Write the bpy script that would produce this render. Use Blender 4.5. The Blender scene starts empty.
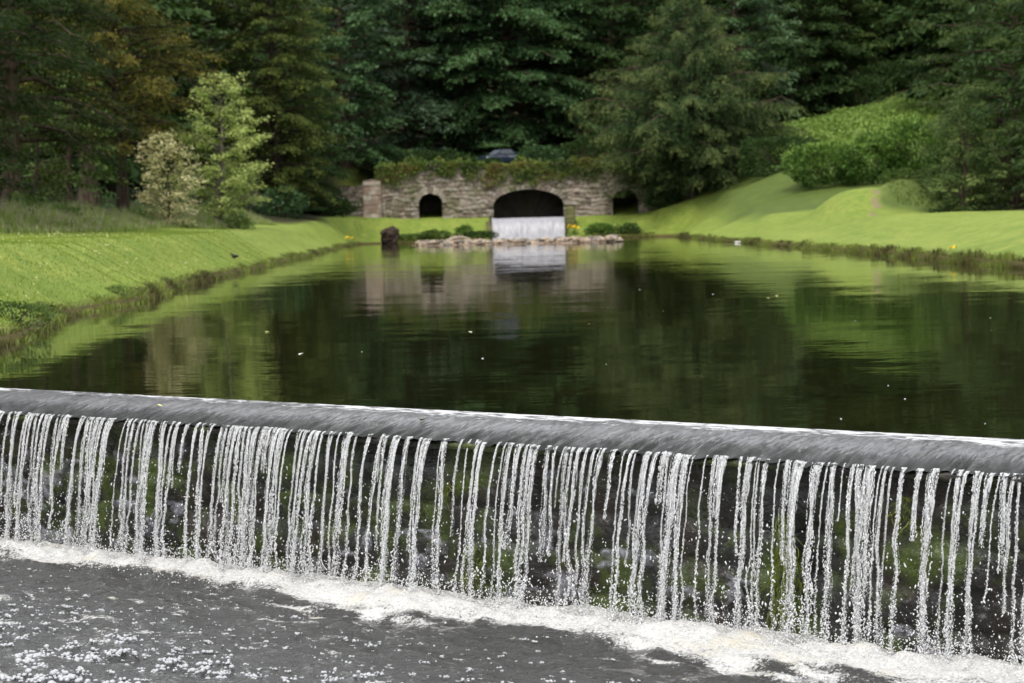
import bpy, math, random
import numpy as np
from mathutils import Vector

R = math.radians
rng = np.random.default_rng(7)
random.seed(7)
scene = bpy.context.scene
col = scene.collection

# ------------------------------------------------------------------ helpers
def tag(o, label=None, cat=None, group=None, kind=None):
    if label: o['label'] = label
    if cat: o['category'] = cat
    if group: o['group'] = group
    if kind: o['kind'] = kind
    return o

def empty(name, loc=(0, 0, 0), rz=0.0):
    o = bpy.data.objects.new(name, None)
    o.empty_display_size = .2
    o.location = loc; o.rotation_euler = (0, 0, rz)
    col.objects.link(o)
    return o

def copy_tree(o, parent=None):
    c = o.copy(); col.objects.link(c); c.parent = parent
    for ch in [x for x in o.children]:
        copy_tree(ch, c)
    return c

def mesh_obj(name, V, F, mat, parent=None, smooth=True, attrs=None, F2=None):
    """V (n,3); F (m,k) face indices, F2 another block of faces with another size."""
    V = np.asarray(V, np.float32)
    me = bpy.data.meshes.new(name)
    me.vertices.add(len(V)); me.vertices.foreach_set('co', V.ravel())
    blocks = [np.asarray(F, np.int32)]
    if F2 is not None and len(F2): blocks.append(np.asarray(F2, np.int32))
    blocks = [b for b in blocks if len(b)]
    nl = sum(b.size for b in blocks); nf = sum(len(b) for b in blocks)
    me.loops.add(nl); me.polygons.add(nf)
    me.loops.foreach_set('vertex_index', np.concatenate([b.ravel() for b in blocks]))
    tot = np.concatenate([np.full(len(b), b.shape[1], np.int32) for b in blocks])
    me.polygons.foreach_set('loop_start', np.concatenate([[0], np.cumsum(tot)[:-1]]).astype(np.int32))
    me.polygons.foreach_set('loop_total', tot)
    me.polygons.foreach_set('use_smooth', np.full(nf, smooth))
    if attrs:
        for k, (dom, val) in attrs.items():
            a = me.attributes.new(k, 'FLOAT', dom)
            a.data.foreach_set('value', np.asarray(val, np.float32).ravel())
    me.update(calc_edges=True); me.validate()
    if mat: me.materials.append(mat)
    o = bpy.data.objects.new(name, me); col.objects.link(o)
    if parent: o.parent = parent
    return o

class Geo:
    """collects small pieces of geometry into one mesh"""
    def __init__(s): s.V = []; s.F4 = []; s.F3 = []; s.n = 0
    def add(s, V, F):
        V = np.asarray(V, float); F = np.asarray(F, int)
        s.V.append(V)
        (s.F4 if F.shape[1] == 4 else s.F3).append(F + s.n)
        s.n += len(V)
    def tube(s, P, r, k=6, cap=True):
        P = np.asarray(P, float); n = len(P)
        r = np.broadcast_to(np.asarray(r, float), (n,))
        T = np.gradient(P, axis=0); T /= np.linalg.norm(T, axis=1)[:, None] + 1e-9
        ref = np.where(np.abs(T[:, 2:3]) > .9, [[1., 0, 0]], [[0., 0, 1]])
        A = np.cross(T, ref); A /= np.linalg.norm(A, axis=1)[:, None] + 1e-9
        B = np.cross(T, A)
        th = np.arange(k) / k * 2 * np.pi
        V = P[:, None] + r[:, None, None] * (A[:, None] * np.cos(th)[None, :, None] + B[:, None] * np.sin(th)[None, :, None])
        i = np.arange(n - 1)[:, None] * k; j = np.arange(k)[None]
        F = np.stack([i + j, i + (j + 1) % k, i + k + (j + 1) % k, i + k + j], -1).reshape(-1, 4)
        V = V.reshape(-1, 3)
        s.add(V, F)
        if cap:
            c = len(V)
            s.add([P[-1]] + list(V[-k:]), [[0, 1 + q, 1 + (q + 1) % k] for q in range(k)])
    def box(s, c, size, rz=0.0, jit=0.0):
        c = np.array(c, float); h = np.array(size, float) / 2
        S = np.array([[x, y, z] for x in (-1, 1) for y in (-1, 1) for z in (-1, 1)], float) * h
        if jit: S += rng.normal(0, jit, S.shape)
        ca, sa = math.cos(rz), math.sin(rz)
        S = np.stack([S[:, 0] * ca - S[:, 1] * sa, S[:, 0] * sa + S[:, 1] * ca, S[:, 2]], 1)
        s.add(S + c, [[0, 1, 3, 2], [4, 6, 7, 5], [0, 4, 5, 1], [2, 3, 7, 6], [0, 2, 6, 4], [1, 5, 7, 3]])
    def build(s, name, mat, parent=None, smooth=True, attrs=None):
        V = np.concatenate(s.V)
        f4 = np.concatenate(s.F4) if s.F4 else np.zeros((0, 4), int)
        f3 = np.concatenate(s.F3) if s.F3 else np.zeros((0, 3), int)
        return mesh_obj(name, V, f4, mat, parent, smooth, attrs, f3)

def _h(i, j, k, seed):
    n = (i * 374761393 + j * 668265263 + k * 2147483647 + seed * 1274126177) & 0xffffffff
    n = ((n ^ (n >> 13)) * 1274126177) & 0xffffffff
    n = (n ^ (n >> 16)) & 0xffff
    return n / 65535.0
def noise(x, y, z=0.0, seed=0):
    """value noise -1..1"""
    x, y, z = np.broadcast_arrays(np.asarray(x, float), np.asarray(y, float), np.asarray(z, float))
    i, j, k = (np.floor(a).astype(np.int64) for a in (x, y, z))
    u, v, w = x - i, y - j, z - k
    u, v, w = (a * a * (3 - 2 * a) for a in (u, v, w))
    r = 0
    for di in (0, 1):
        for dj in (0, 1):
            for dk in (0, 1):
                r = r + _h(i + di, j + dj, k + dk, seed) * (u if di else 1 - u) * (v if dj else 1 - v) * (w if dk else 1 - w)
    return r * 2 - 1
def fbm(x, y, z=0.0, oct=4, seed=0):
    a, r = 1.0, 0
    for o in range(oct):
        r = r + a * noise(np.asarray(x) * 2 ** o, np.asarray(y) * 2 ** o, np.asarray(z) * 2 ** o, seed + o * 17); a *= .5
    return r
def sst(a, b, x):
    t = np.clip((np.asarray(x, float) - a) / (b - a), 0, 1)
    return t * t * (3 - 2 * t)

# ico sphere bases
def ico(sub):
    t = (1 + 5 ** .5) / 2
    V = np.array([[-1, t, 0], [1, t, 0], [-1, -t, 0], [1, -t, 0], [0, -1, t], [0, 1, t], [0, -1, -t], [0, 1, -t],
                  [t, 0, -1], [t, 0, 1], [-t, 0, -1], [-t, 0, 1]], float)
    F = [[0, 11, 5], [0, 5, 1], [0, 1, 7], [0, 7, 10], [0, 10, 11], [1, 5, 9], [5, 11, 4], [11, 10, 2], [10, 7, 6], [7, 1, 8],
         [3, 9, 4], [3, 4, 2], [3, 2, 6], [3, 6, 8], [3, 8, 9], [4, 9, 5], [2, 4, 11], [6, 2, 10], [8, 6, 7], [9, 8, 1]]
    V = [v / np.linalg.norm(v) for v in V]
    for _ in range(sub):
        cache, G = {}, []
        def mid(a, b):
            k = (min(a, b), max(a, b))
            if k not in cache:
                m = V[a] + V[b]; V.append(m / np.linalg.norm(m)); cache[k] = len(V) - 1
            return cache[k]
        for a, b, c in F:
            x, y, z = mid(a, b), mid(b, c), mid(c, a)
            G += [[a, x, z], [b, y, x], [c, z, y], [x, y, z]]
        F = G
    return np.array(V), np.array(F)
ICO0, ICO1, ICO2 = ico(0), ico(1), ico(2)

def beads(P, S, axis=None, base=ICO0):
    """many ellipsoids: centres P (n,3), radii S (n,3) with the third along axis (n,3)"""
    bV, bF = base
    n = len(P)
    if axis is None:
        V = P[:, None] + bV[None] * S[:, None]
    else:
        a = axis / (np.linalg.norm(axis, axis=1)[:, None] + 1e-9)
        ref = np.where(np.abs(a[:, 0:1]) > .9, [[0., 1, 0]], [[1., 0, 0]])
        b = np.cross(a, ref); b /= np.linalg.norm(b, axis=1)[:, None] + 1e-9
        c = np.cross(a, b)
        L = bV[None] * S[:, None]
        V = P[:, None] + L[..., 0:1] * b[:, None] + L[..., 1:2] * c[:, None] + L[..., 2:3] * a[:, None]
    F = bF[None] + (np.arange(n) * len(bV))[:, None, None]
    return V.reshape(-1, 3), F.reshape(-1, 3)

def blades(P, H, Wd, lean, attr=None):
    """grass blades: each a bent ribbon of a quad and a triangle"""
    n = len(P)
    th = rng.uniform(0, 2 * np.pi, n)
    sd = np.stack([np.cos(th), np.sin(th), np.zeros(n)], 1)
    lt = rng.uniform(0, 2 * np.pi, n)
    ld = np.stack([np.cos(lt), np.sin(lt), np.zeros(n)], 1) * (lean * H * rng.uniform(.3, 1, n))[:, None]
    up = np.array([0, 0, 1.0])
    a = P - sd * Wd[:, None] / 2; b = P + sd * Wd[:, None] / 2
    m = P + up * (H * .6)[:, None] + ld * .35
    c = m + sd * Wd[:, None] * .35; d = m - sd * Wd[:, None] * .35
    t = P + up * H[:, None] * .98 + ld
    V = np.stack([a, b, c, d, t], 1).reshape(-1, 3)
    i = np.arange(n)[:, None] * 5
    return V, i + np.array([[0, 1, 2, 3]]), i + np.array([[3, 2, 4]])

# ------------------------------------------------------------------ materials
def M(name):
    m = bpy.data.materials.new(name); m.use_nodes = True
    nt = m.node_tree; nt.nodes.clear()
    out = nt.nodes.new('ShaderNodeOutputMaterial')
    return m, nt, out
def N(nt, typ, **kw):
    n = nt.nodes.new(typ)
    for k, v in kw.items():
        if k.startswith('i_'):
            n.inputs[k[2:].replace('_', ' ')].default_value = v
        else:
            setattr(n, k, v)
    return n
def L(nt, a, b): nt.links.new(a, b)
def ramp(nt, fac, stops, interp='LINEAR'):
    r = nt.nodes.new('ShaderNodeValToRGB'); r.color_ramp.interpolation = interp
    e = r.color_ramp.elements
    while len(e) > 1: e.remove(e[-1])
    for i, (p, c) in enumerate(stops):
        x = e[0] if i == 0 else e.new(p)
        x.position = p
        x.color = (*c, 1) if len(c) == 3 else c
    if fac is not None: L(nt, fac, r.inputs['Fac'])
    return r
def mix(nt, fac, a, b, mode='MIX'):
    n = nt.nodes.new('ShaderNodeMix'); n.data_type = 'RGBA'; n.blend_type = mode
    for s, v in ((n.inputs['Factor'], fac), (n.inputs['A'], a), (n.inputs['B'], b)):
        if hasattr(v, 'links') or hasattr(v, 'is_linked'): L(nt, v, s)
        elif isinstance(v, (int, float)): s.default_value = v
        else: s.default_value = (*v, 1) if len(v) == 3 else v
    return n.outputs['Result']
def math_(nt, op, a, b=None, c=None, clamp=False):
    n = nt.nodes.new('ShaderNodeMath'); n.operation = op; n.use_clamp = clamp
    for i, v in enumerate((a, b, c)):
        if v is None: continue
        if isinstance(v, (int, float)): n.inputs[i].default_value = v
        else: L(nt, v, n.inputs[i])
    return n.outputs[0]
def texco(nt, scale=(1, 1, 1), rot=(0, 0, 0)):
    t = nt.nodes.new('ShaderNodeTexCoord'); m = nt.nodes.new('ShaderNodeMapping')
    m.inputs['Scale'].default_value = scale; m.inputs['Rotation'].default_value = rot
    L(nt, t.outputs['Object'], m.inputs['Vector']); return m.outputs['Vector']
def nz(nt, vec, scale, detail=3, rough=.55, dist=0.0):
    n = N(nt, 'ShaderNodeTexNoise'); n.inputs['Scale'].default_value = scale
    n.inputs['Detail'].default_value = detail; n.inputs['Roughness'].default_value = rough
    n.inputs['Distortion'].default_value = dist
    if vec is not None: L(nt, vec, n.inputs['Vector'])
    return n
def principled(nt, out, color, rough=.6, spec=.3, **kw):
    p = nt.nodes.new('ShaderNodeBsdfPrincipled')
    for k, v in (('Base Color', color), ('Roughness', rough), ('Specular IOR Level', spec)):
        if isinstance(v, (int, float)): p.inputs[k].default_value = v
        elif hasattr(v, 'is_linked'): L(nt, v, p.inputs[k])
        else: p.inputs[k].default_value = (*v, 1)
    for k, v in kw.items(): p.inputs[k.replace('_', ' ')].default_value = v
    if out is not None: L(nt, p.outputs[0], out.inputs['Surface'])
    return p
def bump(nt, p, height, strength=.4, dist=.05):
    b = nt.nodes.new('ShaderNodeBump'); b.inputs['Strength'].default_value = strength; b.inputs['Distance'].default_value = dist
    L(nt, height, b.inputs['Height']); L(nt, b.outputs[0], p.inputs['Normal']); return b
def attr(nt, name):
    a = nt.nodes.new('ShaderNodeAttribute'); a.attribute_name = name; return a.outputs['Fac']

def leaf_mat(name, stops, tip=None, transl=.25, rough=.5, spec=.25):
    """per-leaf colour from the face attribute 'rnd'; young growth (attribute 'tip') has its own colour"""
    m, nt, out = M(name)
    c = ramp(nt, attr(nt, 'rnd'), stops).outputs['Color']
    if tip: c = mix(nt, attr(nt, 'tip'), c, tip)
    p = principled(nt, None, c, rough, spec)
    t = nt.nodes.new('ShaderNodeBsdfTranslucent'); L(nt, mix(nt, .5, c, (.10, .16, .02)), t.inputs['Color'])
    ms = nt.nodes.new('ShaderNodeMixShader'); ms.inputs[0].default_value = transl
    L(nt, p.outputs[0], ms.inputs[1]); L(nt, t.outputs[0], ms.inputs[2]); L(nt, ms.outputs[0], out.inputs['Surface'])
    return m
def bark_mat(name, a, b):
    m, nt, out = M(name)
    n = nz(nt, texco(nt, (3, 3, .7)), 3, 5)
    p = principled(nt, out, ramp(nt, n.outputs['Fac'], [(.35, a), (.7, b)]).outputs['Color'], .9, .1)
    bump(nt, p, n.outputs['Fac'], .8, .08)
    return m
def plain_mat(name, a, b, scale=8, rough=.8, spec=.2, bumpd=.02):
    m, nt, out = M(name)
    n = nz(nt, texco(nt), scale, 5)
    p = principled(nt, out, ramp(nt, n.outputs['Fac'], [(.3, a), (.7, b)]).outputs['Color'], rough, spec)
    bump(nt, p, n.outputs['Fac'], .6, bumpd)
    return m

# ------------------------------------------------------------------ camera (eye 1.6 m above the pond)
FPX, CX, CY = 2000.0, 512.0, 341.5
ROLL = math.atan(.025); PITCH = math.atan(119.5 / 2000)
f0 = np.array([0, math.cos(PITCH), -math.sin(PITCH)]); r0 = np.array([1., 0, 0]); u0 = np.array([0, math.sin(PITCH), math.cos(PITCH)])
cr = r0 * math.cos(ROLL) - u0 * math.sin(ROLL); cu = u0 * math.cos(ROLL) + r0 * math.sin(ROLL)
EYE = np.array([0, 0, 1.6])
def ray(px, py): return f0 * FPX + cr * (px - CX) - cu * (py - CY)
def at(px, py, Y):
    d = ray(px, py); return EYE + d * (Y / d[1])
def on_z(px, py, z=0.0):
    d = ray(px, py); return EYE + d * ((z - EYE[2]) / d[2])
def X(px, Y): return (px + 3.4 - CX) / FPX * Y

cam_d = bpy.data.cameras.new('camera'); cam = bpy.data.objects.new('camera', cam_d); col.objects.link(cam)
from mathutils import Matrix
mt = Matrix(((cr[0], cu[0], -f0[0], EYE[0]), (cr[1], cu[1], -f0[1], EYE[1]), (cr[2], cu[2], -f0[2], EYE[2]), (0, 0, 0, 1)))
cam.matrix_world = mt
cam_d.sensor_width = 36; cam_d.sensor_fit = 'HORIZONTAL'; cam_d.lens = 36 * FPX / 1024
cam_d.clip_start = .1; cam_d.clip_end = 3000
cam_d.dof.use_dof = True; cam_d.dof.focus_distance = 16.5; cam_d.dof.aperture_fstop = 3.0
scene.camera = cam

# ------------------------------------------------------------------ light
SUN_AZ, SUN_EL = R(-168), R(60)          # compass angle from +Y clockwise: high behind the camera, through thin cloud
w = bpy.data.worlds.new('World'); scene.world = w; w.use_nodes = True
nt = w.node_tree; nt.nodes.clear()
wo = nt.nodes.new('ShaderNodeOutputWorld'); bg = nt.nodes.new('ShaderNodeBackground')
sky = nt.nodes.new('ShaderNodeTexSky'); sky.sky_type = 'NISHITA'; sky.sun_disc = False
sky.sun_elevation = SUN_EL; sky.sun_rotation = SUN_AZ % (2 * math.pi)
sky.air_density = 1.0; sky.dust_density = 4.0; sky.ozone_density = 1.0
hs = nt.nodes.new('ShaderNodeHueSaturation'); hs.inputs['Saturation'].default_value = .32
L(nt, sky.outputs[0], hs.inputs['Color']); wt = nt.nodes.new('ShaderNodeTexCoord'); wm = nt.nodes.new('ShaderNodeMapping'); wm.inputs['Scale'].default_value = (1, 1, 2.2)
L(nt, wt.outputs['Generated'], wm.inputs['Vector'])
cl = nz(nt, wm.outputs[0], 2.1, 6, .6)
cov = ramp(nt, cl.outputs['Fac'], [(.34, (.35, .35, .35)), (.55, (1, 1, 1))]).outputs['Color']
shade = ramp(nt, nz(nt, wm.outputs[0], 3.3, 5, .6).outputs['Fac'], [(.35, (4.9, 5.0, 5.3)), (.65, (9.2, 9.3, 9.5))]).outputs['Color']
L(nt, mix(nt, cov, hs.outputs[0], shade), bg.inputs['Color'])
bg.inputs['Strength'].default_value = .14
L(nt, bg.outputs[0], wo.inputs['Surface'])
sd = bpy.data.lights.new('sun', 'SUN'); sd.energy = 1.7; sd.angle = R(15); sd.color = (1, .95, .86)
so = bpy.data.objects.new('sun', sd); col.objects.link(so)
S = Vector((math.sin(SUN_AZ) * math.cos(SUN_EL), math.cos(SUN_AZ) * math.cos(SUN_EL), math.sin(SUN_EL)))
so.rotation_euler = S.to_track_quat('Z', 'Y').to_euler(); so.location = (-40, -60, 120)
scene.view_settings.view_transform = 'Standard'; scene.view_settings.look = 'None'
scene.view_settings.exposure = .92; scene.view_settings.gamma = 1.0
scene.view_settings.use_curve_mapping = False
scene.render.engine = 'CYCLES'
cy = scene.cycles
cy.use_denoising = True
try: cy.denoiser = 'OPENIMAGEDENOISE'
except Exception: pass
cy.max_bounces = 6; cy.diffuse_bounces = 3; cy.glossy_bounces = 3; cy.transmission_bounces = 4; cy.transparent_max_bounces = 4
cy.caustics_reflective = False; cy.caustics_refractive = False
cy.sample_clamp_indirect = 4

# ------------------------------------------------------------------ weir frame: s along the crest, o downstream
WA, WB = on_z(0, 388), on_z(1024, 440)
We = WB - WA; WL = np.linalg.norm(We); We = We / WL
Wn = np.array([We[1], -We[0], 0.0])
if Wn[1] > 0: Wn = -Wn
def W(s, o, z):
    s, o, z = np.broadcast_arrays(np.asarray(s, float), np.asarray(o, float), np.asarray(z, float))
    return np.stack([WA[0] + We[0] * s + Wn[0] * o, WA[1] + We[1] * s + Wn[1] * o, z], -1)
S0, S1 = -3.3, 24.9
LOW = -1.43
CREST_O, CREST_DZ = .80, .150

# ------------------------------------------------------------------ shoreline and terrain
LEFT = np.array([(-7.6, -60), (-7.6, 25), (-7.8, 30.5), (-8.2, 36), (-8.6, 44), (-9.05, 58), (-10.3, 89), (-12.2, 142), (-12.9, 166)], float)
def left_x(y): return np.interp(y, LEFT[:, 1], LEFT[:, 0])
st = []   # stations: x, y, nx, ny
for y in np.concatenate([np.arange(-60, 22, 2.0), np.arange(22, 70, .3), np.arange(70, 169, .6)]):
    st.append((left_x(y), y, -1, 0))
xc, yc, rc = -11.0, 170.0, 2.0
for a in np.linspace(180, 90, 22)[1:-1]:
    st.append((xc + rc * math.cos(R(a)), yc + rc * math.sin(R(a)), math.cos(R(a)), math.sin(R(a))))
for x in np.arange(-11, 12.01, .22): st.append((x, 172.0, 0, 1))
xc = 12.0
for a in np.linspace(90, 0, 22)[1:-1]:
    st.append((xc + rc * math.cos(R(a)), yc + rc * math.sin(R(a)), math.cos(R(a)), math.sin(R(a))))
for y in np.concatenate([np.arange(169, 50, -.5), np.arange(50, -60, -2.0)]): st.append((14.0, y, 1, 0))
st = np.array(st)
def wobf(x, y): return .16 * noise(x * .9, y * .9, seed=3) + .3 * noise(x * .13, y * .13, seed=5)
wob = wobf(st[:, 0], st[:, 1])
SH = st.copy(); SH[:, 0] += st[:, 2] * wob; SH[:, 1] += st[:, 3] * wob
POLY = SH[:, :2]

CTRL = np.array([
 (-14, 40, 1.5), (-15, 60, 1.55), (-15, 90, 1.65), (-16, 120, 1.8), (-17, 150, 2.1), (-15, 170, 2.3), (-14, 182, 2.5), (-9, 20, 1.4), (-14, 5, 1.5), (-14, -40, 1.5),
 (-25, 60, 1.9), (-25, 100, 2.2), (-25, 140, 2.8), (-40, 80, 4), (-40, 140, 6), (-60, 100, 9), (-80, 150, 18), (-60, 0, 6), (-60, -60, 6), (-100, 250, 40), (-60, 220, 18),
 (-30, 190, 6), (-30, 230, 14), (-8, 180, 2.15), (0, 180, 2.1), (8, 180, 2.0), (12, 180, 2.1), (0, 195, 3.8), (-8, 195, 3.6), (8, 195, 3.8), (0, 230, 9), (0, 300, 32), (0, 420, 75),
 (20, 60, 1.5), (20, 100, 1.5), (18, 140, 1.75), (14.5, 165, 2.1), (14, 175, 2.6), (18, 155, 2.1), (23, 166, 5.2), (19, 172, 3.9), (30, 160, 5.6), (30, 150, 3.8), (24, 145, 2.3),
 (30, 130, 1.9), (32, 100, 1.7), (40, 120, 2.6), (33, 195, 10.8), (41, 205, 12.6), (28, 185, 9), (45, 180, 10), (60, 150, 10), (60, 60, 4), (40, 20, 1.8), (20, 0, 1.5), (25, -40, 1.5),
 (60, 250, 28), (100, 200, 40), (20, 215, 10), (100, 350, 75), (-100, 400, 80), (-200, 100, 45), (200, 100, 60), (-200, 500, 110), (200, 500, 120), (-150, -60, 8), (150, -60, 10)], float)
def _k(a, b): return -np.sqrt(((a[:, None] - b[None]) ** 2).sum(-1) + 1.0)
_n = len(CTRL)
_A = np.zeros((_n + 3, _n + 3)); _A[:_n, :_n] = _k(CTRL[:, :2], CTRL[:, :2])
_A[:_n, _n] = 1; _A[:_n, _n + 1:] = CTRL[:, :2]; _A[_n:, :_n] = _A[:_n, _n:].T
_w = np.linalg.solve(_A, np.concatenate([CTRL[:, 2], [0, 0, 0]]))
MX, MY = 22.4, 124.0
def base_z(x, y):
    P = np.stack([np.ravel(x), np.ravel(y)], 1)
    z = _k(P, CTRL[:, :2]) @ _w[:_n] + _w[_n] + P @ _w[_n + 1:]
    z = z.reshape(np.shape(x))
    z = z + 3.6 * sst(187, 188.6, y) * (1 - sst(15, 24, np.abs(x)))
    # the grassy mound
    dx, dy = (x - MX), (y - MY)
    z = z + 1.9 * np.exp(-((dx / 3.3) ** 4 + (dy / 5.0) ** 2)) * (1 - .12 * np.exp(-((dx - .45 - .22 * dy) / .3) ** 2))
    z = z + .9 * np.exp(-(((x - MX - 3.0) / 1.9) ** 2 + ((y - MY + .5) / 3.2) ** 2))
    return z
def shore_dist(x, y):
    P = np.stack([np.ravel(x), np.ravel(y)], 1); out = np.full(len(P), 1e9)
    A = POLY[:-1]; B = POLY[1:]; D = B - A; LL = (D ** 2).sum(1)
    for c in range(0, len(P), 4000):
        q = P[c:c + 4000]
        t = np.clip(((q[:, None] - A[None]) * D[None]).sum(-1) / LL[None], 0, 1)
        out[c:c + 4000] = np.sqrt(((q[:, None] - A[None] - t[..., None] * D[None]) ** 2).sum(-1).min(1))
    return out.reshape(np.shape(x))
CAS0, CAS1 = -1.50, 4.92            # the cascade's sides under the big arch
def ground(x, y, d=None):
    x = np.asarray(x, float); y = np.asarray(y, float)
    if d is None: d = shore_dist(x, y)
    z = base_z(x, y) + .05 * fbm(x * .35, y * .35, oct=3, seed=11)
    far = (y > 171) & (np.abs(x) < 13)
    Wd = np.where(far, 6.5, np.where(x < 0, 2.3, 4.6))
    e = np.where(x < -5, .15, .22) + .05 * noise(x * .5, y * .5, seed=9)
    t = np.clip(d / Wd, 0, 1); t = .75 * t + .25 * t * t * (3 - 2 * t)
    z = e + (z - e) * t
    cut = sst(CAS0 - .25, CAS0, x) * (1 - sst(CAS1, CAS1 + .25, x)) * (y > 170) * (1 - sst(186.5, 187, y))
    return z * (1 - cut) + (-.8) * cut

offs = np.concatenate([[-1.2, -.25, -.04, .05, .14, .3, .5, .8, 1.2, 1.6], np.arange(2, 14, .5), np.arange(14, 30, 1.0), np.arange(30, 60, 3.0), [62, 68, 76, 86, 100, 120, 145, 180, 230, 300, 420]])
ns, no = len(SH), len(offs)
gx = SH[:, 0][:, None] + SH[:, 2][:, None] * offs[None]; gy = SH[:, 1][:, None] + SH[:, 3][:, None] * offs[None]
gd = np.maximum(np.broadcast_to(offs[None], gx.shape), 0)
gz = ground(gx, gy, gd)
under = np.broadcast_to(offs[None], gx.shape)
gz = np.where(under < -1, -2.6, np.where(under < -.2, -.7, np.where(under < 0, -.03, np.where(under < .1, np.minimum(gz, .12), gz))))
gz = np.where((under < .3) & (gy < 23), np.where(under < -.2, -2.6, np.where(under < .1, -1.6, gz)), gz)
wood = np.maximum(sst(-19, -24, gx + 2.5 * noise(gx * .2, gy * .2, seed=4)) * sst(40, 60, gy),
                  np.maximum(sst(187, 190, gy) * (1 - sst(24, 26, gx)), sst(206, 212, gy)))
wood = np.maximum(wood, sst(-14.6, -16.2, gx + .8 * noise(gx * .4, gy * .4, seed=14)) * sst(138, 150, gy))  # dark woodland floor colour, also painting in the shade under the left trees
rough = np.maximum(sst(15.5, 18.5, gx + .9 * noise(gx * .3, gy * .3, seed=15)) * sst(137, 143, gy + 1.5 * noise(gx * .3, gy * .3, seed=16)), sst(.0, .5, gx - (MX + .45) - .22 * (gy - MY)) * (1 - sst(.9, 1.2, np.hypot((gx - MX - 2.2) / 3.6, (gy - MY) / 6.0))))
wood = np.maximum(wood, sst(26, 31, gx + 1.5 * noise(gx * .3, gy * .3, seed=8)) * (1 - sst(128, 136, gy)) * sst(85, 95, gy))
bare = np.exp(-(((gx - 16) / 4.0) ** 2 + ((gy - 178) / 5.0) ** 2))            # bare earth under the yew
scar = np.exp(-((gx - (MX + .45) - .22 * (gy - MY)) / .26) ** 2) * sst(-8.0, -6.0, gy - MY) * (1 - sst(-.3, .8, gy - MY)) * (gx > 15)
i = np.arange(ns - 1)[:, None] * no; j = np.arange(no - 1)[None]
Fg = np.stack([i + j, i + no + j, i + no + j + 1, i + j + 1], -1).reshape(-1, 4)
m, nt, out = M('grass_ground')
v = texco(nt)
n1 = nz(nt, v, .12, 4); n2 = nz(nt, v, 1.1, 5); n3 = nz(nt, v, 14, 4, .7)
g = mix(nt, n1.outputs['Fac'], (.115, .17, .026), (.20, .26, .042))
g = mix(nt, ramp(nt, n2.outputs['Fac'], [(.42, (0, 0, 0)), (.72, (1, 1, 1))]).outputs['Color'], g, (.25, .28, .055))
g = mix(nt, ramp(nt, n3.outputs['Fac'], [(.35, (.45, .45, .45)), (.65, (0, 0, 0))]).outputs['Color'], g, (.06, .11, .018))
st_ = nz(nt, texco(nt, (1.5, .12, 1), (0, 0, .9)), .55, 3)
g = mix(nt, ramp(nt, st_.outputs['Fac'], [(.40, (0, 0, 0)), (.62, (.28, .28, .28))]).outputs['Color'], g, (.25, .29, .06))
n4 = nz(nt, v, 3.2, 6, .7)
g = mix(nt, ramp(nt, n4.outputs['Fac'], [(.38, (.5, .5, .5)), (.55, (0, 0, 0))]).outputs['Color'], g, (.075, .125, .02))
g = mix(nt, math_(nt, 'MULTIPLY', attr(nt, 'rough'), math_(nt, 'ADD', n2.outputs['Fac'], .45), clamp=True), g, mix(nt, n3.outputs['Fac'], (.04, .064, .012), (.095, .13, .028)))  # rough grass, its colour darkened to hold the yew's shadow on the slope
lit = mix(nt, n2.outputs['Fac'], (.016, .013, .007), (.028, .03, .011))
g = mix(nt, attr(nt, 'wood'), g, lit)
soil = mix(nt, n3.outputs['Fac'], (.022, .014, .008), (.11, .07, .035))
g = mix(nt, math_(nt, 'MULTIPLY', attr(nt, 'edge'), math_(nt, 'ADD', n3.outputs['Fac'], .35), clamp=True), g, soil)
g = mix(nt, ramp(nt, math_(nt, 'ADD', attr(nt, 'scar'), math_(nt, 'MULTIPLY', math_(nt, 'SUBTRACT', n4.outputs['Fac'], .5), 2.6)), [(.5, (0, 0, 0)), (.75, (.9, .9, .9))]).outputs['Color'], g, mix(nt, n3.outputs['Fac'], (.10, .07, .045), (.28, .20, .15)))
p = principled(nt, out, g, .85, .15); bump(nt, p, n3.outputs['Fac'], .7, .06)
MG = m
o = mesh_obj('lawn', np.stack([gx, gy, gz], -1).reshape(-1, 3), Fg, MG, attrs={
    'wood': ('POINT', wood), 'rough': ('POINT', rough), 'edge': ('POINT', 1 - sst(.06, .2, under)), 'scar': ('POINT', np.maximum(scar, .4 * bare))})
tag(o, kind='structure', label='mown grass banks rising from both sides of the pond into the wood')
# bed under everything
bm_ = mesh_obj('riverbed', [(-900, -900, -2.5), (900, -900, -2.5), (900, 170, -2.5), (-900, 170, -2.5)], [[0, 1, 2, 3]], plain_mat('mud', (.03, .025, .018), (.06, .05, .035), .5))
tag(bm_, kind='structure')

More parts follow.
